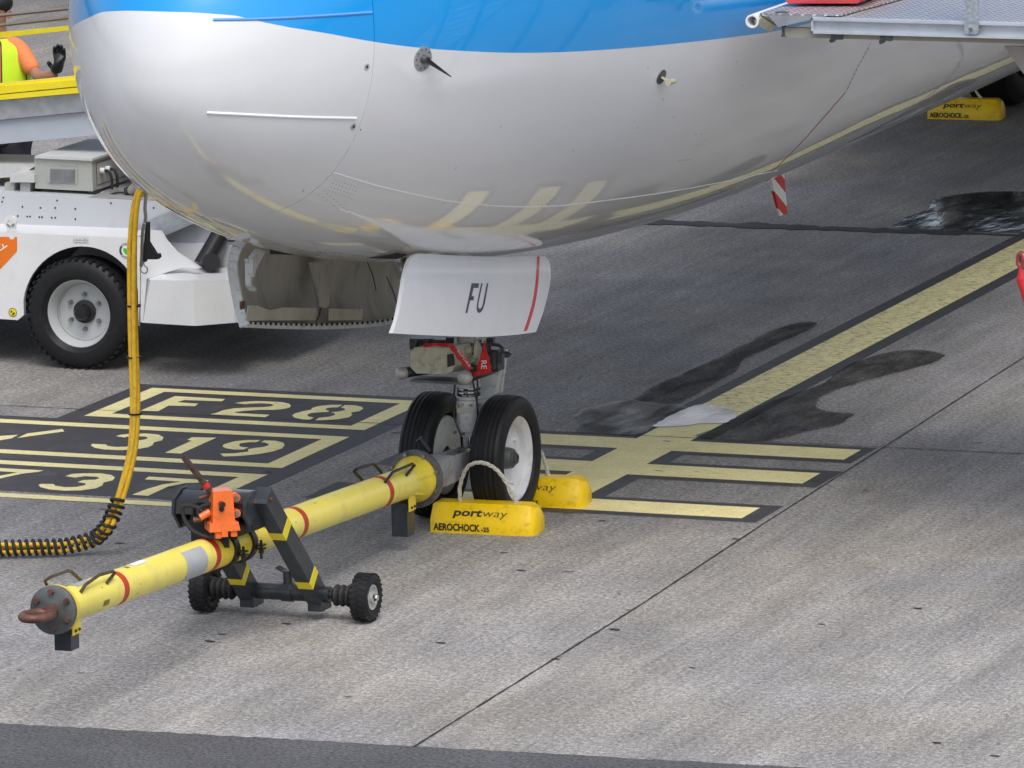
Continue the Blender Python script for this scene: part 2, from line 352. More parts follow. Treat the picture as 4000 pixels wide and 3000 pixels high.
# painted stand markings
def paint_mat(name, col, wearcol, amt, sc, stretch=(1, 1, 1), th=(.55, .66)):
    m = bpy.data.materials.new(name); m.use_nodes = True; N = m.node_tree.nodes; L = m.node_tree.links; b = N['Principled BSDF']; b.inputs['Roughness'].default_value = .6
    g = N.new('ShaderNodeNewGeometry')
    def noise(s, st, d=6, ro=.65):
        mp = N.new('ShaderNodeMapping'); mp.inputs['Scale'].default_value = st; L.new(g.outputs['Position'], mp.inputs[0])
        n = N.new('ShaderNodeTexNoise'); n.inputs['Scale'].default_value = s; n.inputs['Detail'].default_value = d; n.inputs['Roughness'].default_value = ro; L.new(mp.outputs[0], n.inputs['Vector']); return n.outputs[0]
    def rng(x, a, c, lo, hi):
        r = N.new('ShaderNodeMapRange'); r.inputs[1].default_value = a; r.inputs[2].default_value = c; r.inputs[3].default_value = lo; r.inputs[4].default_value = hi; L.new(x, r.inputs[0]); return r.outputs[0]
    v1 = rng(noise(3, (1, 1, 1)), .3, .7, .88, 1.1); v2 = rng(noise(90, (1, .5, 1), 3), .3, .7, .88, 1.12)
    mu = N.new('ShaderNodeMath'); mu.operation = 'MULTIPLY'; L.new(v1, mu.inputs[0]); L.new(v2, mu.inputs[1])
    vm = N.new('ShaderNodeVectorMath'); vm.operation = 'SCALE'; vm.inputs[0].default_value = col; L.new(mu.outputs[0], vm.inputs['Scale'])
    mx = N.new('ShaderNodeMix'); mx.data_type = 'RGBA'; L.new(vm.outputs[0], mx.inputs[6]); mx.inputs[7].default_value = wearcol+(1,)
    L.new(rng(noise(sc, stretch, 8, .75), th[0], th[1], 0, amt), mx.inputs[0]); L.new(mx.outputs[2], b.inputs['Base Color'])
    return m
M_MB = paint_mat('marking_black', (.048, .046, .052), (.2, .2, .2), .35, 5, th=(.52, .75))
M_MY = paint_mat('marking_yellow', (.86, .77, .38), (.16, .13, .08), .65, 14, (1, 2.5, 1), (.585, .66))
M_MYW = paint_mat('marking_yellow_worn', (.90, .81, .41), (.09, .075, .045), .85, 15, (1, 3., 1), (.515, .60))
XC = .243
def rect(bm, x0, x1, y0, y1, z): sheet(bm, [(x0, y0, z), (x1, y0, z), (x1, y1, z), (x0, y1, z)])
bars = [(2.09, 2.405), (1.35, 1.672), (.322, .63)]
bm = NB(); Z1 = .0015; B = .1
rect(bm, XC-.265, XC+.265, .22, 45, Z1)
for i, (a, b_) in enumerate(bars):
    rect(bm, XC+.266, 1.54 if i else 1.50, a-.085, b_+.085, Z1); rect(bm, -1.08, XC-.266, a-.085, b_+.085, Z1)
# black field of the aircraft type block (F28 field narrower than the rest)
qs = [(251, 1631), (560.6, 1503.5), (1763, 1563), (822, 1995), (0, 1952), (-900, 1895), (-900, 1572), (0, 1620)]
BX = -1.25
sheet(bm, [(-3.46, 2.13, Z1), (-3.46, 3.33, Z1), (-1.40, 3.33, Z1), (-1.40, 2.13, Z1)])
sheet(bm, [(-6.5, 2.128, Z1), (-1.40, 2.128, Z1), (-1.40, -.02, Z1), (-6.5, -.02, Z1)])
tag(obj('marking_backing', bm, M_MB, smooth=False), 'black painted fields behind the yellow stand markings', 'markings', kind='structure')
bm = NB(); Z2 = .003
rect(bm, XC-.163, XC+.163, .322, 3.2, Z2)
for a, b_ in bars:
    rect(bm, XC+.1635, 1.435, a, b_, Z2); rect(bm, -.95, XC-.1635, a, b_, Z2)
ln = obj('bar_markings', bm, M_MY, smooth=False); tag(ln, 'yellow stop bars crossing the centreline behind the nose wheels', 'markings', kind='structure')
bm = NB(); rect(bm, XC-.163, XC+.163, 3.2, 45, Z2)
tag(obj('centreline_marking', bm, M_MYW, smooth=False), 'worn yellow stand centreline with black edges', 'marking', kind='structure')
bm = NB()
def g_(q): p = az(q[0], q[1]); return V((p.x, p.y, Z2))
def frame_rect(bm, x0, x1, y0, y1, t, tx, openleft=False):
    rect(bm, x0, x1, y1-t, y1, Z2); rect(bm, x0, x1, y0, y0+t, Z2); rect(bm, x1-tx, x1, y0+t, y1-t, Z2)
    if not openleft: rect(bm, x0, x0+tx, y0+t, y1-t, Z2)
def gy(q, src=True):
    p = az(q[0]/K, q[1]/K); return p
frame_rect(bm, -3.33, -1.54, 2.235, 3.22, .11, .13)
frame_rect(bm, -6.4, -1.54, gy((1099.5, 1830.4)).y, gy((1364, 1708.3)).y, .11, .13)
frame_rect(bm, -6.4, -1.54, gy((714, 1982.7)).y, gy((1039.5, 1855.3)).y, .11, .13)
for cf, P in (
  (c6, [(185,152),(618,178),(590,198),(265,187),(205,205),(388,218),(355,240),(130,235),(40,283),(-112,278)]),
  (c6, [(700,213),(775,202),(880,195),(1000,198),(1110,205),(1170,218),(1188,235),(1175,252),(1120,265),(1040,272),(920,272),(790,280),(690,292),(735,300),(1003,314),(965,335),(490,310),(540,298),(600,275),(700,258),(850,250),(960,247),(1018,240),(1040,230),(1010,220),(930,215),(830,218),(795,223)]),
  (c6, [(1632,228),(1530,228),(1430,238),(1370,255),(1362,270),(1290,283),(1215,305),(1198,320),(1220,340),(1290,355),(1350,357),(1385,338),(1340,330),(1325,315),(1360,300),(1430,293),(1505,290),(1520,282),(1490,272),(1490,260),(1530,252),(1595,250)]),
  (c6, [(1652,230),(1740,232),(1800,245),(1812,262),(1780,282),(1705,295),(1718,315),(1690,335),(1600,352),(1480,360),(1395,362),(1430,340),(1520,330),(1568,315),(1560,300),(1530,293),(1600,286),(1650,275),(1655,262),(1618,252)]),
  (c7, [(1000,498),(1050,485),(1130,478),(1260,475),(1370,485),(1415,510),(1400,535),(1330,552),(1320,575),(1280,595),(1180,612),(1040,620),(900,615),(820,600),(785,580),(795,566),(915,570),(930,583),(1000,592),(1090,590),(1170,575),(1150,560),(1120,555),(1180,538),(1250,528),(1280,515),(1260,503),(1180,500),(1100,503),(1075,511)]),
  (c6, [(290,532),(330,508),(543,512),(235,650),(98,642),(330,537)]),
  (c6, [(925,532),(800,532),(690,545),(605,570),(596,590),(630,605),(700,615),(775,615),(820,597),(760,592),(735,578),(750,562),(820,552),(890,551)]),
  (c6, [(957,535),(1050,538),(1120,555),(1133,575),(1110,605),(1030,632),(900,655),(750,670),(605,675),(575,650),(700,647),(820,632),(815,612),(880,600),(950,592),(990,580),(995,567),(965,556),(930,550)]),
  (c7, [(565,845),(620,825),(720,820),(870,820),(965,835),(993,855),(975,880),(895,900),(885,925),(830,950),(700,968),(560,970),(430,960),(350,940),(333,920),(350,912),(460,912),(480,928),(560,940),(660,937),(735,922),(740,907),(670,896),(720,878),(820,875),(862,862),(835,850),(730,845),(650,857)]),
  (c7, [(1285,848),(1805,880),(1785,897),(1600,905),(1450,935),(1280,1015),(1140,1005),(1270,955),(1410,915),(1565,893),(1250,873)]),
  (c7, [(-240,760),(378,795),(330,808),(200,822),(90,845),(-30,872),(-120,862),(30,835),(150,813),(-250,785)]),
  (c7, [(540,437),(555,458),(150,515),(235,475)]),
  (c7, [(0,497),(158,487),(100,518),(-60,545),(-120,520)])):
    sheet(bm, [g_(cf(*q)) for q in P])
tag(obj('type_block_markings', bm, M_MY, smooth=False), 'yellow outlined boxes reading F28, 319 and 37 beside the nose gear', 'markings', kind='structure')

# water standing on the concrete
def puddle_mat(lo=.10, hi=.58, nm='puddle_water', rs=26, rd=.0015, brk=1.):
    m = bpy.data.materials.new(nm); m.use_nodes = True; N = m.node_tree.nodes; L = m.node_tree.links
    for n in list(N):
        if n.type == 'BSDF_PRINCIPLED': N.remove(n)
    out = N['Material Output']; tr = N.new('ShaderNodeBsdfTransparent'); tr.inputs[0].default_value = (.46, .46, .46, 1)
    gl = N.new('ShaderNodeBsdfGlossy'); gl.inputs['Roughness'].default_value = .09
    g = N.new('ShaderNodeNewGeometry'); mp = N.new('ShaderNodeMapping'); mp.inputs['Scale'].default_value = (1, .35, 1); L.new(g.outputs['Position'], mp.inputs[0])
    n = N.new('ShaderNodeTexNoise'); n.inputs['Scale'].default_value = rs; n.inputs['Detail'].default_value = 4; L.new(mp.outputs[0], n.inputs['Vector'])
    bp = N.new('ShaderNodeBump'); bp.inputs['Strength'].default_value = .5; bp.inputs['Distance'].default_value = rd; L.new(n.outputs[0], bp.inputs['Height'])
    fr = N.new('ShaderNodeFresnel'); fr.inputs[0].default_value = 1.33; L.new(bp.outputs[0], fr.inputs['Normal']); L.new(bp.outputs[0], gl.inputs['Normal'])
    n2 = N.new('ShaderNodeTexNoise'); n2.inputs['Scale'].default_value = 5; n2.inputs['Detail'].default_value = 6; L.new(mp.outputs[0], n2.inputs['Vector'])
    r = N.new('ShaderNodeMapRange'); r.inputs[1].default_value = .38; r.inputs[2].default_value = .62; r.inputs[3].default_value = lo; r.inputs[4].default_value = hi; L.new(n2.outputs[0], r.inputs[0])
    ml = N.new('ShaderNodeMath'); ml.operation = 'MULTIPLY'; L.new(fr.outputs[0], ml.inputs[0]); L.new(r.outputs[0], ml.inputs[1])
    mx = N.new('ShaderNodeMixShader'); L.new(ml.outputs[0], mx.inputs[0]); L.new(tr.outputs[0], mx.inputs[1]); L.new(gl.outputs[0], mx.inputs[2])
    at = N.new('ShaderNodeAttribute'); at.attribute_name = 'edge'; n5 = N.new('ShaderNodeTexNoise'); n5.inputs['Scale'].default_value = 22; n5.inputs['Detail'].default_value = 6; n5.inputs['Roughness'].default_value = .7
    mp5 = N.new('ShaderNodeMapping'); mp5.inputs['Scale'].default_value = (.45, 1, 1); L.new(g.outputs['Position'], mp5.inputs[0]); L.new(mp5.outputs[0], n5.inputs['Vector'])
    ad = N.new('ShaderNodeMath'); ad.operation = 'MULTIPLY_ADD'; ad.inputs[1].default_value = 1.5; L.new(n5.outputs[0], ad.inputs[0]); L.new(at.outputs['Fac'], ad.inputs[2])
    r5 = N.new('ShaderNodeMapRange'); r5.inputs[1].default_value = .85; r5.inputs[2].default_value = 1.5; L.new(ad.outputs[0], r5.inputs[0])
    n6 = N.new('ShaderNodeTexNoise'); n6.inputs['Scale'].default_value = 7; n6.inputs['Detail'].default_value = 8; n6.inputs['Roughness'].default_value = .75; L.new(mp.outputs[0], n6.inputs['Vector'])
    r6 = N.new('ShaderNodeMapRange'); r6.inputs[1].default_value = .40; r6.inputs[2].default_value = .56; r6.inputs[3].default_value = brk; L.new(n6.outputs[0], r6.inputs[0]); m6 = N.new('ShaderNodeMath'); m6.operation = 'MULTIPLY'; L.new(r5.outputs[0], m6.inputs[0]); L.new(r6.outputs[0], m6.inputs[1]); r5 = m6
    t0 = N.new('ShaderNodeBsdfTransparent'); m5 = N.new('ShaderNodeMixShader'); L.new(r5.outputs[0], m5.inputs[0]); L.new(t0.outputs[0], m5.inputs[1]); L.new(mx.outputs[0], m5.inputs[2]); L.new(m5.outputs[0], out.inputs[0])
    return m
def damp_mat():
    m = bpy.data.materials.new('damp_stain'); m.use_nodes = True; N = m.node_tree.nodes; L = m.node_tree.links
    b = N['Principled BSDF']; out = N['Material Output']; tr = N.new('ShaderNodeBsdfTransparent'); tr.inputs[0].default_value = (.34, .34, .34, 1)
    mx = N.new('ShaderNodeMixShader'); b.inputs['Base Color'].default_value = (.03, .03, .03, 1); b.inputs['Roughness'].default_value = .4
    t1 = N.new('ShaderNodeBsdfTransparent'); at = N.new('ShaderNodeAttribute'); at.attribute_name = 'fade'
    g = N.new('ShaderNodeNewGeometry'); n = N.new('ShaderNodeTexNoise'); n.inputs['Scale'].default_value = 9; n.inputs['Detail'].default_value = 7; L.new(g.outputs['Position'], n.inputs['Vector'])
    ad = N.new('ShaderNodeMath'); ad.operation = 'MULTIPLY_ADD'; ad.inputs[1].default_value = 1.2; L.new(n.outputs[0], ad.inputs[0]); L.new(at.outputs['Fac'], ad.inputs[2])
    r = N.new('ShaderNodeMapRange'); r.inputs[1].default_value = .75; r.inputs[2].default_value = 1.35; r.inputs[3].default_value = 0; r.inputs[4].default_value = 1.; L.new(ad.outputs[0], r.inputs[0])
    L.new(r.outputs[0], mx.inputs[0]); L.new(t1.outputs[0], mx.inputs[1]); L.new(tr.outputs[0], mx.inputs[2]); L.new(mx.outputs[0], out.inputs[0])
    return m
M_PUD = puddle_mat(); M_PUD2 = puddle_mat(1.3, 2.1, 'puddle_boosted_reflection', 30, .001); M_PUD3 = puddle_mat(.12, 1.9, 'puddle_rippled', 12, .008); M_PUDD = puddle_mat(.0, .16, 'puddle_muted_reflection', 20, .008, .62); M_DAMP = damp_mat()  # reflection strength painted per pool: boosted for sky glare, muted where it looks dark
def edged(bm, pts, th=.06):
    lay = bm.verts.layers.float.new('edge'); f = sheet(bm, pts); bmesh.ops.inset_individual(bm, faces=[f], thickness=th, use_even_offset=False)
    for v in f.verts: v[lay] = 1.
def blob(P, z, jit=.02, k=5):
    P = [az(*q) for q in P]; P = smoothpath(P+[P[0]], k)[:-1]
    return [V((p.x+random.uniform(-jit, jit)*3, p.y+random.uniform(-jit, jit)*2, z)) for p in P]
def fade_blob(name, P, z, label):
    bm = NB(); pts = blob(P, z, .01); c = sum(pts, V())/len(pts); lay = bm.verts.layers.float.new('fade')
    cv = bm.verts.new(c); cv[lay] = 1.
    mids = [bm.verts.new(c+(p-c)*.55) for p in pts]; outs = [bm.verts.new(p) for p in pts]
    for v in mids: v[lay] = .9
    for v in outs: v[lay] = -.2
    n = len(pts)
    for i in range(n):
        j = (i+1) % n
        bm.faces.new([cv, mids[i], mids[j]]); bm.faces.new([mids[i], outs[i], outs[j], mids[j]])
    return tag(obj(name, bm, M_DAMP, smooth=False), label, 'damp patch', kind='structure')
def film(P, m_, z, label, jit=.006):
    P = [(1210+.79*x, 432+.79*y) for x, y in P]
    bm = NB(); edged(bm, blob(P, z, .003)); return tag(obj('puddle', bm, m_, smooth=False), label, 'puddle', kind='structure')
film([(35,595),(60,577),(130,557),(200,549),(255,556),(320,560),(345,572),(300,588),(290,600),(255,620),(220,645),(130,641),(40,635),(58,616)], M_PUD, .0062, 'pale shallow pool left of the centreline', .008)
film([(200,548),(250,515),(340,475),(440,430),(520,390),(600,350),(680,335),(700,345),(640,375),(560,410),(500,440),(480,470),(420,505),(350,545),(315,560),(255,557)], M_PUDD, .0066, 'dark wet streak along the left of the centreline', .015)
film([(480,600),(560,560),(640,532),(720,502),(770,465),(860,428),(960,412),(1050,424),(1030,442),(960,465),(860,490),(760,520),(708,545),(702,570),(750,582),(800,588),(768,614),(700,630),(600,655),(540,662),(375,650),(430,625)], M_PUDD, .0070, 'dark water with muted reflection right of the centreline', .010)
film([(290,600),(340,575),(390,562),(460,572),(482,590),(450,612),(380,615),(340,620),(255,622)], M_PUD2, .0076, 'brightest part of the pool, sky reflection boosted on the yellow line', .012)
bm = NB(); edged(bm, blob([(1925,492),(1960,470),(2000,455),(2020,432),(2080,420),(2160,415),(2260,420),(2330,450),(2330,490),(2240,502),(2120,502),(2010,498)], .0064, .004))
tag(obj('puddle', bm, M_PUD3, smooth=False), 'rippled puddle at the right edge near the far slab line', 'puddle', kind='structure')
# ================================================================== AIRLINER
ZN, ZK, LB, KB, WW, LW, KW, LC, ZC, SR, SL, EX, ZT, LT = 2.8651, 1.3190, 7.1101, 2.4048, 1.8815, 6.5956, 1.6035, 4.3504, 3.3796, .7915, -.0017, 2.15, 5.336, 5.308
def section(s, n=180):
    bl = lambda L, k: 1-max(0., 1-s/L)**k
    w_ = WW*sqrt(bl(LW, KW)); zb = ZN-(ZN-ZK)*sqrt(bl(LB, KB))-SL*max(0, s-4); zm = ZN+(ZC-ZN)*bl(LC, 2); zt = ZN+(ZT-ZN)*sqrt(bl(LT, 1.5))
    out = []
    for i in range(n):
        t = 2*pi*i/n; c, q = cos(t), sin(t)
        x = w_*math.copysign(abs(c)**(2/EX), c); e = math.copysign(abs(q)**(2/EX), q)
        out.append(V((x, s-4., zm+(zm-zb if q < 0 else zt-zm)*e)))
    return out
def loft(bm, rings):
    R_ = [[bm.verts.new(p) for p in r] for r in rings]; n = len(R_[0])
    for A, B_ in zip(R_[:-1], R_[1:]):
        for i in range(n): bm.faces.new([A[i], A[(i+1) % n], B_[(i+1) % n], B_[i]])
    return R_
def shrink(r, k):
    c = sum(r, V())/len(r); return [c+(p-c)*(1-k/max(.05, (p-c).length)) for p in r]
nose_s = [SR*(i/26)**2 for i in range(1, 27)]
body_s = [SR+.006+(6-SR)*(i/70) for i in range(71)]+[6.3+.5*i for i in range(0, 52)]
# BVH of the full skin for seating details on it
tb = NB(); loft(tb, [section(s) for s in nose_s+body_s]); bmesh.ops.recalc_face_normals(tb, faces=tb.faces); tb.normal_update(); SKIN = BVHTree.FromBMesh(tb); tb.free()
def skin(x, y, lift=0.):
    d = ray(x, y).normalized(); h = SKIN.ray_cast(CAM, d)
    if h[0] is None: return None, None
    n = h[1]
    if n.dot(d) > 0: n = -n
    return h[0]+n*lift, n
pts = []
for q in [(420,27),(460,32),(530,43),(600,55),(700,71),(806,90),(915,104),(1000,110),(1100,114),(1200,113),(1300,108),(1400,100),(1500,90),(1600,78),(1700,62)]:
    p, _ = skin(*q)
    if p: pts.append((p.y, p.z))
pts.sort(); bp_ = [pts[0]]
for q in pts:
    if q[0]-bp_[-1][0] > .12: bp_.append(q)
sl = (bp_[1][1]-bp_[0][1])/(bp_[1][0]-bp_[0][0])
bp_ = [(-4.1, bp_[0][1]+sl*(-4.1-bp_[0][0])*.3)]+bp_
sl = (bp_[-1][1]-bp_[-2][1])/(bp_[-1][0]-bp_[-2][0]); bp_.append((20, bp_[-1][1]+.35))
M_SKIN = skin_mat('airliner_paint', bp_)
air = thing('airliner', 'white airliner with blue upper body, its rounded nose filling the top of the picture', 'airliner', (0, 0, 0))
bm = NB(); rs = [section(s) for s in nose_s]; R_ = loft(bm, rs+[shrink(rs[-1], .012)])
tip = bm.verts.new((0, -4, ZN))
for i in range(180): bm.faces.new([R_[0][(i+1) % 180], R_[0][i], tip])
radome = obj('radome', bm, M_SKIN, air, ang=50)
bm = NB(); rs = [section(s) for s in body_s]
R_ = loft(bm, [shrink(rs[0], .012)]+rs)
bm.faces.new(R_[-1])
fus = obj('fuselage', bm, M_SKIN, air, ang=50)
bm = NB(); loft(bm, [shrink(section(SR-.03), .013), shrink(section(SR+.04), .013)]); obj('radome_seam', bm, M_JOINT, air)
def skin_path(P, k=6, lift=0.):
    out = []
    for i in range(len(P)-1):
        for t in range(k):
            a = (P[i][0]+(P[i+1][0]-P[i][0])*t/k, P[i][1]+(P[i+1][1]-P[i][1])*t/k); p, _ = skin(*a, lift)
            if p: out.append(p)
    p, _ = skin(*P[-1], lift)
    if p: out.append(p)
    return out
def skin_curve(pp, k=8):
    q = smoothpath([V((a, b, 0)) for a, b in pp], k); return [(v.x, v.y) for v in q]
M_STRIPW = mat('strip_white', (.85, .86, .87), .3, var=.02); M_STRIPB = mat('strip_blue', (.12, .36, .85), .3, var=.02)
for pp, m_ in (([(447,243.5),(520,247),(600,251),(690,254),(769,255.5)], M_STRIPW), ([(460,42.5),(560,41),(680,35),(803,27)], M_STRIPB)):
    bm = NB(); tube(bm, skin_path(skin_curve(pp), 1), .0075, 8); obj('lightning_strip', bm, m_, air)
bm = NB(); tube(bm, skin_path(skin_curve([(722,373),(770,388),(830,405),(950,431),(1040,442),(1100,446),(1180,446),(1250,440),(1400,421),(1530,399),(1680,368)]), 1), .0035, 6)
obj('skin_lap_line', bm, M_STRIPW, air)
def skin_line(name, pp, wd, m_, dash=None, lift=.0015):
    P = skin_curve(pp, 14); bm = NB(); prev = None; acc = 0
    for i in range(len(P)-1):
        a, na = skin(*P[i], lift); b_, nb = skin(*P[i+1], lift)
        if a is None or b_ is None: continue
        t = (b_-a).normalized(); s1 = t.cross(na).normalized()*wd/2
        acc += 1
        if dash and (acc//dash) % 2: continue
        bm.faces.new([bm.verts.new(a-s1), bm.verts.new(a+s1), bm.verts.new(b_+s1), bm.verts.new(b_-s1)])
    return obj(name, bm, m_, air, smooth=False)
skin_line('red_stripe', [(1826,200),(1780,253),(1740,298),(1700,340),(1664,374)], .016, M_REDV)
skin_line('dashed_line', [(1880,95),(1862,128),(1845,160),(1829,195)], .009, M_JOINT, dash=2)
# rivets, fasteners and drain holes
bm = NB()
def dot(x, y, r, lift=.001):
    p, n = skin(x, y, lift)
    if p is None: return
    _, u, v = frame(n); bm.faces.new([bm.verts.new(p+(u*cos(k*pi/4)+v*sin(k*pi/4))*r) for k in range(8)])
for r_ in range(4):
    for c_ in range(8): dot(723+c_*7+r_*(-4), 388+c_*2.4+r_*8, .0028)
for c_ in range(9): dot(700+c_*7, 412+c_*6, .003)
for c_ in range(6): dot(690+c_*8, 420+c_*6, .003)
for q in [(1503,291),(1515,290),(1525,301),(1508,312),(795,147),(779,280),(655,412),(1468,347),(1474,346),(1482,345),(1490,344)]: dot(*q, .0045)
for r_ in range(3):
    for c_ in range(5): dot(1160+c_*9-r_*8, 428+c_*(-.5)+r_*7, .003)
merge(fus, bm, M_JOINT)
for q in [(792,144),(763,273)]:
    p, n = skin(*q); bm = NB(); cyl(bm, p-n*.003, p+n*.003, .016, n=20); cyl(bm, p+n*.003, p+n*.0045, .007, n=12, mi=1); obj('fastener', bm, [M_CABIN, M_JOINT], air)
# angle-of-attack vane and temperature probe
p, n = skin(913, 127); bm = NB(); lathe(bm, p-n*.004, n, [(0, 0), (0, .062), (.007, .062), (.008, .058), (.008, 0)], 40)
_, u, v = frame(n)
for k in range(10): cyl(bm, p+(u*cos(k*pi/5)+v*sin(k*pi/5))*.048+n*.004, p+(u*cos(k*pi/5)+v*sin(k*pi/5))*.048+n*.0055, .0045, n=8, mi=1)
pl = obj('sensor_plate', bm, [M_GREYMETAL, M_RUST], air)
bm = NB(); cyl(bm, p+n*.004, p+n*.03, .022, .017, 20); obj('vane_hub', bm, M_DIRTYSTEEL, pl)
a = p+n*.03; d, _ = skin(955, 160); d = d+n*.06; bm = NB(); t = (d-a).normalized(); s_ = t.cross(n).normalized()
hexa(bm, [a-s_*.014-n*.005, a+s_*.014-n*.005, a+s_*.01+n*.007, a-s_*.01+n*.007, d-s_*.003-n*.002, d+s_*.003-n*.002, d+s_*.002+n*.002, d-s_*.002+n*.002]); obj('sensor_vane', bm, M_BLACK, pl)
p, n = skin(1428, 166); bm = NB(); cyl(bm, p-n*.003, p+n*.005, .040, n=24)
pl = obj('probe_plate', bm, M_DIRTYSTEEL, air); bm = NB()
a = p+n*.045+V((0, .03, -.012)); bar(bm, p, a, .03, .012); cyl(bm, a+V((0, -.035, 0)), a+V((0, .055, -.003)), .017, .013, 16); obj('temperature_probe', bm, M_BOXBEIGE, pl)
# striped drain mast under the belly
a = ax(1662, 385, .0); b_ = ax(1692, 464, .0)
yk = a.y; bm = NB()
top = [ax(1660, 377, 0), ax(1690, 372, 0)]; bot = [ax(1683, 466, 0), ax(1699, 462, 0)]
nst = 12
M_RW = bpy.data.materials.new('red_white_stripes'); M_RW.use_nodes = True; N = M_RW.node_tree.nodes; L = M_RW.node_tree.links
g = N.new('ShaderNodeNewGeometry'); vm = N.new('ShaderNodeVectorMath'); vm.operation = 'DOT_PRODUCT'; vm.inputs[1].default_value = (0, .47, .88); L.new(g.outputs['Position'], vm.inputs[0])
mu = N.new('ShaderNodeMath'); mu.operation = 'MULTIPLY_ADD'; mu.inputs[1].default_value = 7.5; mu.inputs[2].default_value = .52; L.new(vm.outputs['Value'], mu.inputs[0])
fr = N.new('ShaderNodeMath'); fr.operation = 'FRACT'; L.new(mu.outputs[0], fr.inputs[0]); gt = N.new('ShaderNodeMath'); gt.operation = 'GREATER_THAN'; gt.inputs[1].default_value = .5; L.new(fr.outputs[0], gt.inputs[0])
mx = N.new('ShaderNodeMix'); mx.data_type = 'RGBA'; mx.inputs[6].default_value = (.6, .03, .02, 1); mx.inputs[7].default_value = (.8, .8, .78, 1); L.new(gt.outputs[0], mx.inputs[0]); L.new(mx.outputs[2], N['Principled BSDF'].inputs['Base Color'])
hexa(bm, [top[0]-V((.012, 0, 0)), top[1]-V((.012, 0, 0)), top[1]+V((.012, 0, 0)), top[0]+V((.012, 0, 0)), bot[0]-V((.006, 0, 0)), bot[1]-V((.006, 0, 0)), bot[1]+V((.006, 0, 0)), bot[0]+V((.006, 0, 0))])
tag(obj('drain_mast', bm, M_RW, air, bev=.004), 'red and white striped blade under the belly')

# ---- nose gear doors
def panel(bm, quad, xf, nu=24, nv=14, th=.022, top=None, botm=None, lft=None, rgt=None, inner=0):
    """quad edges as functions t->pixel; point = point at X=xf(u,v) on the sighted ray"""
    G = []
    for j in range(nv+1):
        v = j/nv; row = []
        for i in range(nu+1):
            u = i/nu
            b_, t_, l_, r_ = botm(u), top(u), lft(v), rgt(v)
            c00, c10, c01, c11 = botm(0), botm(1), top(0), top(1)
            q = [(1-v)*b_[k]+v*t_[k]+(1-u)*l_[k]+u*r_[k]-((1-u)*(1-v)*c00[k]+u*(1-v)*c10[k]+(1-u)*v*c01[k]+u*v*c11[k]) for k in (0, 1)]
            row.append(ax(q[0], q[1], xf(u, v)))
        G.append(row)
    A = [[bm.verts.new(p) for p in r] for r in G]; B_ = [[bm.verts.new(p-V((th, 0, 0))) for p in r] for r in G]
    for j in range(nv):
        for i in range(nu):
            bm.faces.new([A[j][i], A[j][i+1], A[j+1][i+1], A[j+1][i]]); bm.faces.new([B_[j][i], B_[j+1][i], B_[j+1][i+1], B_[j][i+1]]).material_index = inner
    for i in range(nu):
        bm.faces.new([A[0][i], B_[0][i], B_[0][i+1], A[0][i+1]]); bm.faces.new([A[nv][i], A[nv][i+1], B_[nv][i+1], B_[nv][i]])
    for j in range(nv):
        bm.faces.new([A[j][0], A[j+1][0], B_[j+1][0], B_[j][0]]); bm.faces.new([A[j][nu], B_[j][nu], B_[j+1][nu], A[j+1][nu]])
    return G
def crv(P):
    Q = smoothpath([V((a, b, 0)) for a, b in P], 10); Lc = [0]
    for a, b in zip(Q[:-1], Q[1:]): Lc.append(Lc[-1]+(b-a).length)
    def f(t):
        t = min(max(t, 0), 1)*Lc[-1]
        for i in range(len(Q)-1):
            if Lc[i+1] >= t or i == len(Q)-2:
                k = (t-Lc[i])/max(1e-9, Lc[i+1]-Lc[i]); p = Q[i]+(Q[i+1]-Q[i])*k; return (p.x, p.y)
    return f
FB = crv([(847.5,720),(900,723),(1000,727),(1060,727),(1120,722.5),(1158,717)])
FT = crv([(905,547.5),(990,552),(1080,555),(1140,553),(1177,553.5)])
FL = crv([(847.5,720),(858,690),(868,640),(876,592),(884,566),(893,553),(905,547.5)])
FR = crv([(1158,717),(1174,672),(1186,625),(1190,592),(1187,566),(1177,553.5)])
XF = lambda u, v: .52-.10*v+.035*sin(pi*v*.8)
M_DOOR = mat('door_white_gloss', (.80, .815, .84), .38, coat=.25, var=.02, dirt=(.6, .6, .58), dirt_amt=.2, ds=5)
bm = NB(); panel(bm, None, XF, 28, 16, .02, FT, FB, FL, FR, 1)
nd = obj('nose_gear_door', bm, [M_DOOR, M_INTERIOR], air, ang=50)
tb = NB(); panel(tb, None, XF, 28, 16, .02, FT, FB, FL, FR); DOOR = BVHTree.FromBMesh(tb); tb.free()
def on_door(x, y, lift=.0015):
    d = ray(x, y).normalized(); h = DOOR.ray_cast(CAM, d); return h[0]-d*lift*2 if h[0] else ax(x, y, .5)
def door_poly(name, P, m_, div=3):
    bm = NB(); f = bm.faces.new([bm.verts.new((x, -y, 0)) for x, y in P]); bmesh.ops.triangulate(bm, faces=[f])
    bmesh.ops.subdivide_edges(bm, edges=bm.edges, cuts=div, use_grid_fill=True)
    for v in bm.verts: v.co = on_door(v.co.x, -v.co.y)
    return obj(name, bm, m_, nd, smooth=False)
def cf(x, y): return crop(1450, 950, .36166, x, y)
bm = NB()
def addp(P):
    tmp = NB(); f = tmp.faces.new([tmp.verts.new((a, -b, 0)) for a, b in P]); bmesh.ops.triangulate(tmp, faces=[f]); bmesh.ops.subdivide_edges(tmp, edges=tmp.edges, cuts=2, use_grid_fill=True)
    mp = {v: bm.verts.new(on_door(v.co.x, -v.co.y)) for v in tmp.verts}
    for f in tmp.faces: bm.faces.new([mp[v] for v in f.verts])
    tmp.free()
addp([cf(*q) for q in [(1085,433),(1165,433),(1158,483),(1107,483),(1085,572),(1110,572),(1106,617),(1070,617),(1038,755),(1018,755)]])
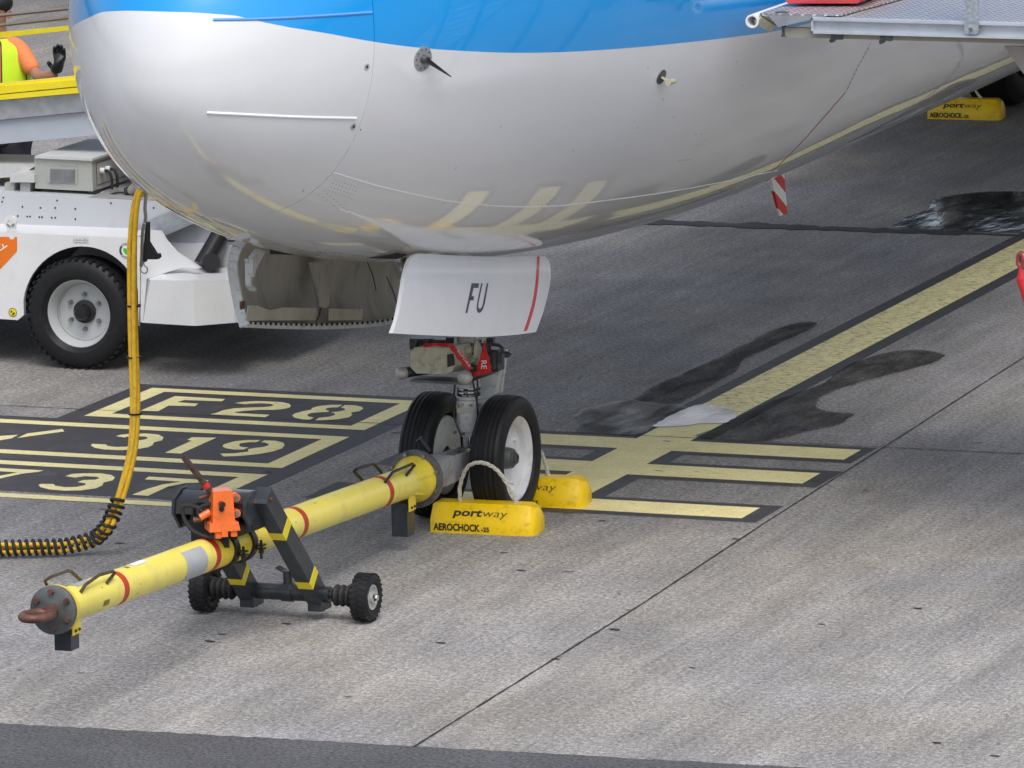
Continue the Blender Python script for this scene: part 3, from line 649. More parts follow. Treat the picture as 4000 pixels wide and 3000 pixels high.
addp([cf(*q) for q in [(1188,433),(1205,433),(1160,640),(1157,690),(1165,706),(1180,706),(1195,690),(1208,650),(1248,433),(1266,433),(1228,650),(1208,712),(1185,745),(1160,755),(1143,735),(1140,690),(1146,640)]])
obj('registration_letters', bm, M_NAVY, nd, smooth=False)
RL = crv([(1160,554),(1158,600),(1151,650),(1140,690),(1129,722)]); RR = crv([(1166,554),(1164,600),(1157.5,650),(1147,690),(1136,721)])
door_poly('door_red_stripe', [RL(k/8) for k in range(9)]+[RR(1-k/8) for k in range(9)], M_REDV, 2)
bm = NB()
for a, b_ in (((872,560),(886,600)),((884,556),(896,590))):
    bar(bm, ax(870, 553, .2), ax(880, 606, .40), .03, .02)
obj('door_hinge_arm', bm, M_GEARW, nd)
# far door, seen from inside
GB = crv([(529,704),(600,707),(700,708),(800,703),(858,694)]); GT = crv([(545,500),(620,520),(700,540),(800,535),(880,520)])
GL = crv([(529,704),(518,665),(507,610),(503,570),(510,540),(524,518),(545,500)]); GR = crv([(858,694),(866,650),(872,600),(876,560),(880,520)])
XG = lambda u, v: -.47-.07*sin(pi*v)
bm = NB(); panel(bm, None, XG, 30, 16, .03, GT, GB, GL, GR)
for f in bm.faces: f.material_index = 0
fd = obj('nose_gear_door', bm, [M_INTERIOR], air, ang=50); fd['label'] = 'far nose gear door showing its grimy beige inner face'
bm = NB(); P_ = [ax(*GL(k/14), XG(0, k/14)+.012) for k in range(15)]
for a, b_ in zip(P_[:-1], P_[1:]): bar(bm, a, b_, .055, .018, up=(0, 1, 0))
P_ = [ax(GB(k/14)[0], GB(k/14)[1]-3, -.462) for k in range(15)]
for a, b_ in zip(P_[:-1], P_[1:]): bar(bm, a, b_, .03, .03)
obj('door_edge_frame', bm, M_GEARW, fd)
bm = NB()
for k in range(1, 30): p = ax(GB(k/30)[0], GB(k/30)[1]-7, -.445); cyl(bm, p, p+V((.008, 0, 0)), .0075, n=8)
merge(fd, bm, M_JOINT)
def gp(x, y, X=-.45): return ax(*crop(800, 900, .45208, x, y), X)
bm = NB()   # stiffeners and actuating links on the inner face
prism(bm, [gp(*q, X=-.44) for q in [(895,275),(1055,285),(1052,640),(1030,668),(990,660),(975,560),(935,420),(905,330)]], V((.016, 0, 0)))
obj('door_rib', bm, M_INTERIOR, fd, bev=.004)
bm = NB(); prism(bm, [gp(*q, X=-.43) for q in [(345,245),(365,248),(365,470),(405,510),(390,525),(350,480)]], V((.03, 0, 0)))
prism(bm, [gp(*q, X=-.40) for q in [(430,160),(480,180),(395,340),(385,400),(368,370),(370,240)]], V((.03, 0, 0)))
obj('door_link', bm, M_GEARW, fd, bev=.003)
bm = NB(); bar(bm, gp(1620,205,-.3), gp(1725,330,-.1), .05, .02); bar(bm, gp(1650,290,-.3), gp(1705,430,-.2), .035, .02)
obj('door_link', bm, M_GEARW, fd)
bm = NB(); prism(bm, [gp(*q, X=-.445) for q in [(370,650),(440,645),(500,670),(560,690),(650,670),(660,665),(960,670),(955,775),(350,780)]], V((.005, 0, 0))); prism(bm, [gp(*q, X=-.445) for q in [(1070,675),(1360,680),(1350,775),(1065,778)]], V((.005, 0, 0)))
obj('door_doubler', bm, mat('doubler', (.46, .44, .37), .55, var=.1, dirt=(.2, .17, .12), dirt_amt=.7, ds=10), fd, bev=.004)
for a, b_ in [((1400,260),(1480,520)),((1570,400),(1680,700)),((1000,668),(960,790))]:
    bm = NB(); tube(bm, [gp(*a, X=-.43), gp((a[0]+b_[0])/2+12, (a[1]+b_[1])/2, X=-.425), gp(*b_, X=-.43)], .003, 6); obj('door_cable', bm, M_BLACK, fd)
bm = NB(); box(bm, gp(325, 645, -.42), (.01, .05, .04)); obj('door_latch', bm, M_RUST, fd)
bm = NB()   # wheel well liner between the doors
box(bm, (0, -1.0, 1.90), (.70, 1.7, .40)); obj('wheel_well', bm, M_BLACK, air)

# ---- nose gear
def GY(x, y, Y): return ay(*cg(x, y), Y)
Z8, Z5, Z4 = GY(725, 800, -.06).z, GY(725, 522, -.06).z, GY(725, 395, -.06).z
gear = tag(obj('nose_gear_strut', (lambda b: (lathe(b, (0, 0, Z8), (0, 0, 1), [(0, 0), (0, .050), (.025, .056), (.03, .064), (.06, .069), (Z5-Z8-.02, .070), (Z5-Z8, .066)], 32), lathe(b, (0, 0, Z5), (0, 0, 1), [(0, .062), (.006, .067), (.016, .067), (.018, .061), (Z4-Z5-.02, .061), (Z4-Z5-.02, .067), (Z4-Z5, .067), (Z4-Z5, .060), (1.5-Z5, .058), (1.5-Z5, 0)], 32), b)[-1])(NB()), M_GEARW, air), None)
bm = NB(); cyl(bm, (0, 0, .30), (0, 0, Z8+.02), .038, n=28); obj('oleo_piston', bm, M_CHROME, air)
bm = NB(); lathe(bm, (0, 0, Z5+.022), (0, 0, 1), [(0, .0612), (0, .0632), (Z4-Z5-.046, .0632), (Z4-Z5-.046, .0612)], 32)
pt = obj('data_plate', bm, M_BLACK, gear)
def ring_text(s, z, a0, h, name):
    b, x0, x1 = text_bm(s, h)
    for v in b.verts:
        a = a0+v.co.x/.0645; v.co = V((.0645*sin(a), -.0645*cos(a), z+v.co.y))
    obj(name, b, M_WVINYL, pt, smooth=False)
ring_text('LANDING COMPANY', Z4-.048, -.35, .016, 'plate_text'); ring_text('MAIN  SERVICE', Z4-.066, -.25, .012, 'plate_text')
bm = NB()
for a0, a1, z in [(-.6, -.1, Z5+.058), (-.6, -.1, Z5+.038), (.3, .8, Z5+.062), (.3, .8, Z5+.042)]:
    for k in range(4):
        t0, t1 = a0+(a1-a0)*k/4, a0+(a1-a0)*(k+1)/4; P4 = [(t0, z), (t1, z), (t1, z+.008), (t0, z+.008)]
        bm.faces.new([bm.verts.new((.0645*sin(a), -.0645*cos(a), q)) for a, q in P4])
merge(pt, bm, M_WVINYL)
bm = NB(); cyl(bm, (-.235, 0, .33), (.235, 0, .33), .034, n=20); lathe(bm, (0, 0, .285), (0, 0, 1), [(0, 0), (0, .055), (.02, .062), (.075, .06), (.09, .05), (.09, 0)], 24); box(bm, (0, .01, .33), (.16, .09, .08)); obj('axle', bm, M_STEEL, air, bev=.003)
M_RIM = mat('rim_white', (.74, .745, .75), .35, coat=.3, var=.06, vs=9, dirt=(.38, .34, .3), dirt_amt=.5, ds=12)
def wheel(x, sgn):
    t = obj('nose_wheel', (lambda b: (lathe(b, (x, 0, .33), (sgn, 0, 0), [(-.07, .05), (-.07, .21), (.036, .205), (.042, .200), (.040, .194), (.012, .186), (-.002, .165), (.002, .10), (.004, .0)], 40), b)[-1])(NB()), M_RIM, air)
    prof = [(-.058, .222), (-.082, .235), (-.094, .27), (-.092, .302), (-.080, .326), (-.072, .333)]
    for c in (-.054, -.027, 0, .027, .054):
        prof += [(c-.008, .3425-abs(c)*.08), (c-.004, .336-abs(c)*.08), (c+.004, .336-abs(c)*.08), (c+.008, .3425-abs(c)*.08)] if abs(c) < .06 else []
    prof += [(.072, .333), (.080, .326), (.092, .302), (.094, .27), (.082, .235), (.058, .222)]
    b = NB(); lathe(b, (x, 0, .33), (1, 0, 0), prof, 72, closed=True)
    # flattened foot where it carries weight
    for v in b.verts:
        if v.co.z < .002: v.co.z = .002
    obj('tyre', b, M_TYRE, t, ang=30)
    b = NB(); lathe(b, (x, 0, .33), (sgn, 0, 0), [(.040, .206), (.062, .2315), (.070, .2315), (.071, .222), (.050, .196), (.038, .19)], 56, closed=True)
    # scalloped inner flange
    obj('rim', b, M_RIM, t)
    b = NB()
    for k in range(4):
        a = k*2*pi/4+.5; q = V((x+sgn*.008, cos(a)*.150, .33+sin(a)*.165)); box(b, q, (.018, .018, .022), Matrix.Rotation(-a if sgn > 0 else a, 3, 'X'))
    merge(t, b, M_RIM)
    b = NB(); lathe(b, (x, 0, .33), (sgn, 0, 0), [(.0, .060), (.03, .056), (.044, .052), (.046, .040), (.056, .038), (.056, .028), (.068, .028), (.07, .020), (.055, .018), (.055, 0)], 6 if 0 else 28)
    obj('hub', b, M_DIRTYSTEEL, t)
    return t
wr = wheel(.205, 1); wl = wheel(-.205, -1)
b = NB()     # inner face detail of the left wheel
lathe(b, (-.205, 0, .33), (1, 0, 0), [(.03, .195), (.062, .216), (.066, .214), (.06, .19), (.02, .16), (.02, .06), (.05, .055), (.05, 0)], 48); obj('inner_rim', b, M_GEARW, wl)
bm = NB()    # torque links behind the strut, steering collar
prism(bm, [GY(820,300,.10), GY(985,240,.10), GY(940,470,.10), GY(820,520,.10)], V((0, .06, 0)))
prism(bm, [GY(1000,140,.2), GY(1030,130,.2), GY(990,455,.2), GY(960,455,.2)], V((0, .03, 0)))
obj('torque_link', bm, M_GEARW, air, bev=.004)
bm = NB(); box(bm, (0, .0, 1.135), (.16, .2, .05)); cyl(bm, (0, 0, 1.11), (0, 0, 1.16), .085, n=28); obj('steering_collar', bm, M_DIRTYSTEEL, air, bev=.004)
bm = NB(); a = GY(335,352,-.2); b_ = GY(760,372,-.2); bar(bm, a, b_, .14, .014); obj('steering_plate', bm, M_DIRTYSTEEL, air, bev=.003)
def cyl_to_cam(c, r, L, name, mats):
    pass
for (x, y, r, dx) in ((200, 313, .0355, .10), (700, 345, .041, .03)):
    p = GY(x, y, -.30); bm = NB(); d = V((dx*2.0+.0, .26, .012)); cyl(bm, p+d*.02, p+d, r*.82, n=24); lathe(bm, p+d*.15, -d, [(0, r*.85), (.012, r), (.03, r), (.045, r*.86), (.054, r*.5), (.056, 0)], 28, mi=1)
    obj('steering_actuator', bm, [M_DKGREY, M_STEEL if 0 else mat('cast_alloy', (.50, .48, .45), .45, metal=.4, var=.1)], air)
# beige electrical box in front of the strut
bm = NB(); P = [(300,150),(330,112),(600,112),(625,150),(650,250),(610,300),(560,315),(345,310),(300,265)]
A_ = [GY(*q, -.26) for q in P]; prism(bm, A_, V((.05, .16, .0)))
bx = obj('electrical_box', bm, M_BOXBEIGE, air, bev=.006)
bm = NB(); a = GY(575,160,-.262); prism(bm, [GY(580,165,-.262), GY(628,158,-.262), GY(640,245,-.262), GY(582,262,-.262)], V((0, -.003, 0))); obj('box_placard', bm, M_JOINT, bx)
bm = NB()
for q0, q1, r in [((380,60),(380,110),.03),((520,60),(520,100),.025),((440,40),(440,110),.03),((600,30),(600,120),.022),((740,80),(740,190),.024),((760,120),(760,200),.018),((880,70),(880,180),.026),((930,140),(930,270),.03),((970,150),(970,230),.02)]:
    cyl(bm, GY(*q0, -.08), GY(*q1, -.08), r, n=14)
for P in ([(920,90),(970,95),(1000,120),(1005,160)], [(350,60),(340,110),(330,150)], [(700,190),(740,230),(800,260),(880,270)]):
    tube(bm, smoothpath([GY(*q, -.12) for q in P], 5), .009, 8)
lathe(bm, GY(1025,165,-.1), GY(1070,165,-.1)-GY(1025,165,-.1), [(0, 0), (0, .02), (.02, .014), (.035, .002), (.035, 0)], 14)
box(bm, GY(930, 200, -.04), (.09, .1, .12)); box(bm, GY(740, 150, -.04), (.07, .1, .10)); box(bm, GY(450, 80, -.05), (.2, .1, .06))
for k in range(14):
    q = GY(random.uniform(360, 1000), random.uniform(45, 240), random.uniform(-.14, -.02)); box(bm, q, (random.uniform(.012, .035),)*3)
obj('steering_hydraulics', bm, M_DKGREY, air, bev=.002)
for P in ([(640,395),(632,470),(640,520),(628,600),(650,700),(690,790)], [(800,300),(812,400),(806,520),(812,640),(780,760),(760,830)], [(770,350),(786,420),(800,500),(820,560)]):
    b_2 = NB(); tube(b_2, smoothpath([GY(*q, -.085) for q in P], 6), .0055, 6); obj('hydraulic_line', b_2, M_BLACK, air)
for q in ((660,560),(700,548),(760,552),(640,760),(700,770),(770,765)):
    p_ = GY(*q, -.066); b_2 = NB(); cyl(b_2, p_+V((0, .01, 0)), p_+V((0, -.012, 0)), .008, n=6); obj('strut_bolt', b_2, M_STEEL, gear)
b_2 = NB(); prism(b_2, [GY(655,570,-.074), GY(745,572,-.074), GY(745,612,-.074), GY(655,610,-.074)], V((0, -.002, 0))); obj('strut_placard', b_2, M_BOXBEIGE, gear)
bm = NB(); prism(bm, [GY(800,60,-.16), GY(815,62,-.16), GY(805,195,-.16), GY(778,195,-.16), GY(785,100,-.16)], V((0, .02, 0))); box(bm, GY(745,130,-.15), (.035, .03, .03)); obj('bracket', bm, M_BOXBEIGE, air, bev=.002)
# red warning streamer hanging over the gear
rb = thing('warning_streamer', 'red fabric streamer with white lettering draped over the nose gear', 'streamer', GY(760, 200, -.2))
def ribbon(P, Q, Y, name, par):
    bm = NB(); n = len(P)
    A_ = smoothpath([GY(*p, Y+dy) for p, dy in zip(P, [.0]*n)], 5); B_ = smoothpath([GY(*p, Y-.01) for p in Q], 5)
    for i in range(len(A_)-1): 
        w1 = .006*sin(i*1.1); w2 = .006*sin((i+1)*1.1)
        bm.faces.new([bm.verts.new(A_[i]+V((0, w1, 0))), bm.verts.new(B_[i]+V((0, -w1, 0))), bm.verts.new(B_[i+1]+V((0, -w2, 0))), bm.verts.new(A_[i+1]+V((0, w2, 0)))])
    bmesh.ops.remove_doubles(bm, verts=bm.verts, dist=.0002)
    bmesh.ops.solidify(bm, geom=bm.faces[:], thickness=.002)
    return obj(name, bm, M_RED, par)
ribbon([(395,82),(500,80),(600,85),(650,118),(700,165),(740,220),(778,275)], [(395,108),(500,100),(590,112),(625,150),(665,205),(705,250),(742,282)], -.31, 'streamer_tail', rb)
r2 = ribbon([(862,60),(855,110),(838,160),(815,230),(802,292)], [(874,60),(878,120),(900,190),(912,250),(918,292)], -.24, 'streamer_flag', rb)
ribbon([(918,285),(870,292),(820,296),(770,303)], [(918,302),(870,315),(820,325),(780,332)], -.25, 'streamer_fold', rb)
def fl(u, v):   # text reads downwards
    p0 = cg(862, 205); return ay(p0[0]+(-v)*0+v*1.0, p0[1]+u, -.262)
bmt, x0, x1 = text_bm('RE', 1.0)
for v in bmt.verts:
    t = (v.co.x-x0)/(x1-x0); q = (838+v.co.y*62+t*0, 212+t*64); v.co = ay(*cg(q[0], q[1]), -.262)
obj('streamer_lettering', bmt, M_WVINYL, r2, smooth=False)
bmt, x0, x1 = text_bm('BEFORE', 1.0)
for v in bmt.verts:
    t = (v.co.x-x0)/(x1-x0); q = (655+t*95+v.co.y*16, 140+t*125-v.co.y*18); v.co = ay(*cg(q[0], q[1]), -.33)
obj('streamer_lettering', bmt, M_WVINYL, rb, smooth=False)
# belly fairing and main gear far aft
bm = NB()
def mainwheel(x, y=16.9):
    t = obj('main_wheel', (lambda b: (lathe(b, (x, y, .55), (1, 0, 0), [(-.15, .05), (-.15, .27), (0, .2), (.15, .27), (.15, .05)], 32), b)[-1])(NB()), M_RIM, air)
    b = NB(); lathe(b, (x, y, .55), (1, 0, 0), [(-.13, .29), (-.19, .33), (-.2, .45), (-.16, .53), (-.08, .55), (.08, .55), (.16, .53), (.2, .45), (.19, .33), (.13, .29)], 48, closed=True); obj('tyre', b, M_TYRE, t)
for x in (-2.95, -2.09, 2.42, 3.3): mainwheel(x)
for s_ in (-1, 1):
    bm = NB(); xo = .34 if s_ < 0 else 0; cyl(bm, (s_*2.86+xo, 16.9, .5), (s_*2.75+xo, 16.9, 1.9), .12, n=20); cyl(bm, (s_*2.4+xo, 16.9, .55), (s_*3.3+xo, 16.9, .55), .07, n=16); obj('main_gear_strut', bm, M_GEARW, air)
bm = NB(); rr = []
for k in range(13):
    y = 11+k*.95; f_ = sin(pi*k/12)**.6 if 0 < k < 12 else .02
    rr.append([V(((1.55+.75*f_)*cos(2*pi*i/40), y, 1.75+(.35+.42*f_)*sin(2*pi*i/40))) for i in range(40)])
loft(bm, rr); obj('belly_fairing', bm, M_SKIN, air)
for s_ in (-1, 1):
    bm = NB(); hexa(bm, [V((s_*1.6, 12.2, 1.75)), V((s_*1.6, 18.6, 1.75)), V((s_*17, 26.4, 3.3)), V((s_*17, 24.6, 3.3)), V((s_*1.6, 12.8, 2.2)), V((s_*1.6, 18.6, 1.95)), V((s_*17, 26.4, 3.36)), V((s_*17, 24.8, 3.46))]); obj('wing', bm, M_WHITE, air, bev=.03)
# ================================================================== TOW BAR
def ct(x, y): return crop(700, 1850, .36167, x, y)
def b2(x, y): return crop(0, 1750, .48216, x, y)
def c4(x, y): return crop(0, 2250, .45208, x, y)
TA, TB = V((0, -.81, .352)), V((0, -5.35, .565)); TD = (TB-TA).normalized()
def ty(q): return ax(q[0], q[1], 0).y
def tp(y, dx=0, dz=0): t = (y-TA.y)/(TB.y-TA.y); return TA+(TB-TA)*t+V((dx, 0, dz))
tow = thing('tow_bar', 'long pale yellow tow bar with red bands running forward from the nose wheels', 'tow bar', (0, -2.7, 0))
TRr = .083
def ring(bm, y0, y1, r, mi=0, n=48):
    a, b_ = tp(y0), tp(y1); lathe(bm, a, b_-a, [(0, r-.006), (0, r), ((b_-a).length, r), ((b_-a).length, r-.006)], n, mi)
bm = NB(); lathe(bm, tp(-.86), TD, [(0, .05), (0, TRr), ((tp(-5.30)-tp(-.86)).length, TRr), ((tp(-5.30)-tp(-.86)).length, .05)], 56)
tb_ = obj('tube', bm, M_YELP, tow)
for q in (b2(903,1175), b2(1650,885), cd3(1082,645), cd3(1825,385), cg(285,1140)):
    y = ty(q); bm = NB(); ring(bm, y+.027, y-.027, TRr+.0012); obj('red_band', bm, M_REDBAND, tb_)
y0, y1 = ty(b2(1655,885))-.0, ty(ct(470,800)); bm = NB(); ring(bm, y0-.03, -2.95, TRr+.0006); obj('saturated_sleeve', bm, M_YEL, tb_)
def patch(name, ya, yb, a0, a1, m_, rr=.0018):    # curved label on the tube, angle from +x toward +z
    bm = NB(); G = []
    for i in range(9):
        a = R(a0+(a1-a0)*i/8); o_ = V((cos(a), 0, sin(a)))*(TRr+rr); G.append((bm.verts.new(tp(ya)+o_), bm.verts.new(tp(yb)+o_)))
    for (a, b_), (c, d) in zip(G[:-1], G[1:]): bm.faces.new([a, b_, d, c])
    return obj(name, bm, m_, tb_)
patch('grey_label', ty(b2(1560,925)), ty(b2(1395,990)), -62, 58, mat('label_grey', (.42, .45, .47), .5, var=.08, dirt=(.6, .6, .6), dirt_amt=.4, ds=30))
patch('white_sticker', ty(b2(1160,1040)), ty(b2(1050,1080)), 72, 100, M_WVINYL, .0022)
patch('worn_sticker', ty(b2(720,1240)), ty(b2(590,1280)), 70, 118, M_CABIN)
patch('oil_stain', ty(b2(760,1230)), ty(b2(715,1250)), -28, -8, M_FADE)
for k in range(16):
    a = random.uniform(-60, 70); y = random.uniform(-5.2, -1.2); patch('scratch', y, y-random.uniform(.006, .02), a, a+random.uniform(2, 6), M_FADE, .0015)
bm = NB()
for i, yy in enumerate((ty(b2(1010,1100)), ty(b2(985,1105)))):
    for k in range(5): 
        y = yy+.0; a = R(74+k*4); o_ = V((cos(a), 0, sin(a)))*(TRr+.0015); t = V((-sin(a), 0, cos(a)))*.002
        y0 = yy+.02*i; bm.faces.new([bm.verts.new(tp(y0)+o_-t), bm.verts.new(tp(y0+.016)+o_-t), bm.verts.new(tp(y0+.016)+o_+t), bm.verts.new(tp(y0)+o_+t)])
merge(tb_, bm, M_FADE)
# near flange and tow eye
bm = NB(); lathe(bm, tp(-5.26), TD, [(0, TRr), (.0, .114), (.03, .116), (.03, .10)], 56); obj('flange', bm, M_YEL, tow)
bm = NB(); lathe(bm, tp(-5.292), TD, [(0, 0), (0, .115), (.022, .115), (.024, .112), (.024, 0)], 56); fl_ = obj('end_plate', bm, M_DIRTYSTEEL, tow)
for k in range(6):
    a = R(33+60*k); o_ = tp(-5.315)+V((cos(a)*.088, 0, sin(a)*.088)); bm = NB(); cyl(bm, o_, o_+TD*.014, .0155, .0135, 6); obj('bolt', bm, M_RUST, fl_)
bm = NB(); c0 = tp(-5.31); cyl(bm, c0, c0+TD*.09, .034, .026, 20)
cc = c0+TD*.17; P = []
for k in range(49):
    a = 2*pi*k/48; P.append(cc+V((.062*sin(a), -.095*cos(a), -.095*cos(a)*-.045)))
u_ = [P[i] for i in range(48)]; rings = []
for i in range(48):
    d = (P[(i+1) % 48]-P[i-1]).normalized(); s_ = d.cross(V((0, 0, 1))).normalized(); w_ = s_.cross(d)
    rings.append([bm.verts.new(P[i]+(s_*cos(2*pi*k/12)+w_*sin(2*pi*k/12))*.021) for k in range(12)])
for i in range(48):
    A_, B_ = rings[i], rings[(i+1) % 48]
    for k in range(12): bm.faces.new([A_[k], A_[(k+1) % 12], B_[(k+1) % 12], B_[k]])
obj('tow_eye', bm, M_RUST, tow)
def foot(y, zb, r, w_=.085, d_=.09):
    bm = NB(); zt = tp(y).z-r*.85; box(bm, (0, y, (zb+zt)/2), (w_, d_, zt-zb)); f_ = obj('support_foot', bm, M_DKGREY, tow, bev=.003)
    bm = NB(); bx_ = w_/2+.006; prism(bm, [(bx_, y-.045, zt-.045), (bx_, y+.045, zt-.045), (bx_, y+.045, zt+.05), (bx_, y-.045, zt+.03)], V((.006, 0, 0))); 
    for k in (-.02, .02): cyl(bm, (bx_+.006, y+k, zt-.025), (bx_+.014, y+k, zt-.025), .008, n=6, mi=1)
    obj('foot_gusset', bm, [M_YEL, M_RUST], f_)
foot(-5.17, .35, TRr+.02); foot(-.98, .085, TRr+.03, .09, .10)
# far flange, cone and fork to the nose gear axle
bm = NB(); lathe(bm, tp(-.93), -TD, [(0, TRr), (.10, .118), (.115, .125), (.12, .125), (.12, .05)], 56)
for k in range(6):
    a = R(60*k+15); o_ = V((cos(a), 0, sin(a))); prism(bm, [tp(-.98)+o_*TRr, tp(-.82)+o_*.12, tp(-.82)+o_*.06, tp(-.98)+o_*.06], V((-sin(a), 0, cos(a)))*.008)
obj('flange', bm, M_YEL, tow)
bm = NB(); lathe(bm, tp(-.81), -TD, [(0, 0), (0, .155), (.028, .155), (.036, .148), (.036, 0)], 56); fp = obj('head_plate', bm, M_DIRTYSTEEL, tow)
for k in range(8):
    a = R(45*k+20); o_ = tp(-.812)+V((cos(a)*.137, 0, sin(a)*.137)); bm = NB(); cyl(bm, o_, o_+TD*.012, .010, n=6); obj('bolt', bm, M_STEEL, fp)
bm = NB()
for s_ in (-1, 1): hexa(bm, [V((s_*.055-.008, -.78, .25)), V((s_*.055+.008, -.78, .25)), V((s_*.05+.008, -.06, .30)), V((s_*.05-.008, -.06, .30)), V((s_*.055-.008, -.78, .43)), V((s_*.055+.008, -.78, .43)), V((s_*.05+.008, -.06, .38)), V((s_*.05-.008, -.06, .38))])
box(bm, (0, -.55, .40), (.13, .30, .02)); box(bm, (0, -.70, .34), (.12, .10, .16)); box(bm, (0, -.40, .27), (.12, .2, .02))
cyl(bm, (-.08, -.10, .34), (.09, -.10, .34), .022, n=16); obj('axle_fork', bm, mat('worn_grey_paint', (.34, .36, .37), .5, var=.15, vs=10, dirt=(.22, .10, .06), dirt_amt=.75, ds=14), tow, bev=.003)
bm = NB(); a = ax(*cg(375,820), -.06); b_ = ax(*cg(440,905), -.02); cyl(bm, a, b_, .016, n=16); lathe(bm, a, a-b_, [(0, .016), (.004, .02), (.012, .02), (.014, .012), (.008, .0)], 16); obj('release_lever', bm, M_BLACK, tow)
for P, X in (([b2(380,1110),b2(365,1078),b2(400,1050),b2(545,995),b2(575,997),b2(655,1075)], -.065), ([b2(655,1168),b2(690,1110),b2(800,1030),b2(915,998),b2(930,1012),b2(862,1098)], .062),
             ([cd3(1690,275),cd3(1622,203),cd3(1640,183),cd3(1775,138),cd3(1800,145),cd3(1860,212)], -.065), ([cg(108,1138),cg(165,1062),cg(315,1000),cg(330,1010),cg(268,1085)], .065)):
    bm = NB(); tube(bm, [ax(*q, X) for q in P], .0085, 8); obj('carrying_handle', bm, M_BLACK if P[0][0] > 500 else mat('brassy_black', (.10, .08, .045), .4, metal=.4, var=.5, vs=40), tow)
# ---- undercarriage
und = thing('tow_bar_dolly', 'black two-wheeled carriage with yellow chevrons and orange hand pump, clamped to the tow bar', 'dolly', (.05, -2.7, 0))
AX, AZ = V((.05, -2.7, .127)), .127
def small_wheel(x, s_):
    b = NB(); c = V((x, -2.7, .127)); lathe(b, c-V((s_*.02, 0, 0)), (s_, 0, 0), [(-.01, 0), (-.01, .06), (.03, .0655), (.060, .064), (.061, .058), (.052, .05), (.050, .03), (.062, .028), (.066, .0)], 28)
    w_ = obj('wheel', b, M_CABIN if s_ > 0 else M_DIRTYSTEEL, und)
    b = NB(); lathe(b, c, (1, 0, 0), [(-.03, .062), (-.044, .075), (-.048, .095), (-.042, .112), (-.034, .119), (.034, .119), (.042, .112), (.048, .095), (.044, .075), (.03, .062)], 52, closed=True)
    for k in range(26):
        for row, off in ((-.022, 0), (.022, .5)):
            a = 2*pi*(k+off)/26; q = c+V((row, cos(a)*.1185, sin(a)*.1185)); box(b, q, (.040, .021, .006), Matrix.Rotation(a+pi/2, 3, 'X') @ Matrix.Rotation(.35*(1 if row > 0 else -1), 3, 'Z'))
    obj('tyre', b, M_TYRE, w_, ang=30)
    b = NB(); cyl(b, c+V((s_*.04, 0, 0)), c+V((s_*.066, 0, 0)), .02, .016, 6); obj('hub_nut', b, M_CHROME if s_ > 0 else M_DIRTYSTEEL, w_)
small_wheel(.490, 1); small_wheel(-.385, -1)
bm = NB(); cyl(bm, (-.20, -2.7, AZ), (.30, -2.7, AZ), .041, n=24); cyl(bm, (-.37, -2.7, AZ), (.47, -2.7, AZ), .018, n=14); cyl(bm, (.04, -2.7, AZ), (.10, -2.7, AZ), .047, n=24); obj('axle_tube', bm, M_DKGREY, und)
for x0, x1 in ((-.35, -.22), (.32, .45)):
    b = NB(); n_ = 4; pr = [(0, .02)]
    for k in range(n_*6+1): pr.append(((x1-x0)*k/(n_*6), .040+.016*abs(sin(pi*k/6))))
    pr.append((x1-x0, .02)); lathe(b, (x0, -2.7, AZ), (1, 0, 0), pr, 28); obj('rubber_bellows', b, M_RUBBER, und)
M_CHEV = M_SYEL
for X in (-.135, .235):
    p0, p1 = V((X, -2.70, .10)), V((X, -3.36, .735)); d = (p1-p0).normalized()
    b = NB(); bar(b, p0-d*.03, p1+d*.035, .076, .098, up=(0, .6, .8)); arm = obj('lift_arm', b, M_DKGREY, und, bev=.004)
    b = NB(); box(b, (X, -2.69, .09), (.075, .13, .085)); obj('arm_shoe', b, M_DKGREY, arm, bev=.012)
    for t in ((.13, .185) if X < 0 else (.13, .195)), ((.61, .665) if X < 0 else (.62, .685)):
        b = NB(); bar(b, p0+(p1-p0)*(t[0]+.06), p0+(p1-p0)*(t[1]+.06), .0795, .1015, up=(0, .6, .8)); obj('chevron_band', b, M_CHEV, arm)
    b = NB(); cyl(b, p1+V((-.045, 0, 0)), p1+V((.045, 0, 0)), .012, n=12); obj('pivot_pin', b, M_RUST, arm)
bm = NB(); cyl(bm, (.07, -2.7, .16), (.07, -2.7, .235), .024, n=16)
for k in range(8):
    a, b_ = -1+k*.25, -.75+k*.25
    bar(bm, (.07+a*.055, -2.7, .235+.02*a*a), (.07+b_*.055, -2.7, .235+.02*b_*b_), .05, .008, up=(0, 0, 1))
obj('saddle_post', bm, M_DKGREY, und)
# top frame over the tube
bm = NB()
pts_ = [(-3.27, .70), (-3.30, .765), (-3.42, .77), (-3.50, .735), (-3.51, .67), (-3.498, .67), (-3.488, .727), (-3.42, .757), (-3.31, .753), (-3.282, .70)]
prism(bm, [(-.185, y, z) for y, z in pts_], V((.385, 0, 0))); obj('cover_hood', bm, mat('gloss_black', (.012, .012, .014), .15, coat=.6, var=.1), und, bev=.002)
for X in (-.19, .19):
    b = NB(); prism(b, [(X, -3.26, .58), (X, -3.26, .72), (X, -3.30, .775), (X, -3.42, .78), (X, -3.515, .74), (X, -3.52, .67), (X, -3.44, .585)], V((.014, 0, 0))); obj('side_cheek', b, M_DKGREY, und, bev=.003)
bm = NB(); cyl(bm, (-.19, -3.36, .735), (.26, -3.36, .735), .03, n=20); obj('cross_shaft', bm, M_BLACK, und)
bm = NB(); cyl(bm, (-.19, -3.42, .615), (.21, -3.42, .615), .026, n=20); obj('cross_shaft', bm, M_BLACK, und)
bm = NB(); box(bm, (0, -3.30, .67), (.36, .012, .14)); obj('back_plate', bm, M_BLACK, und)
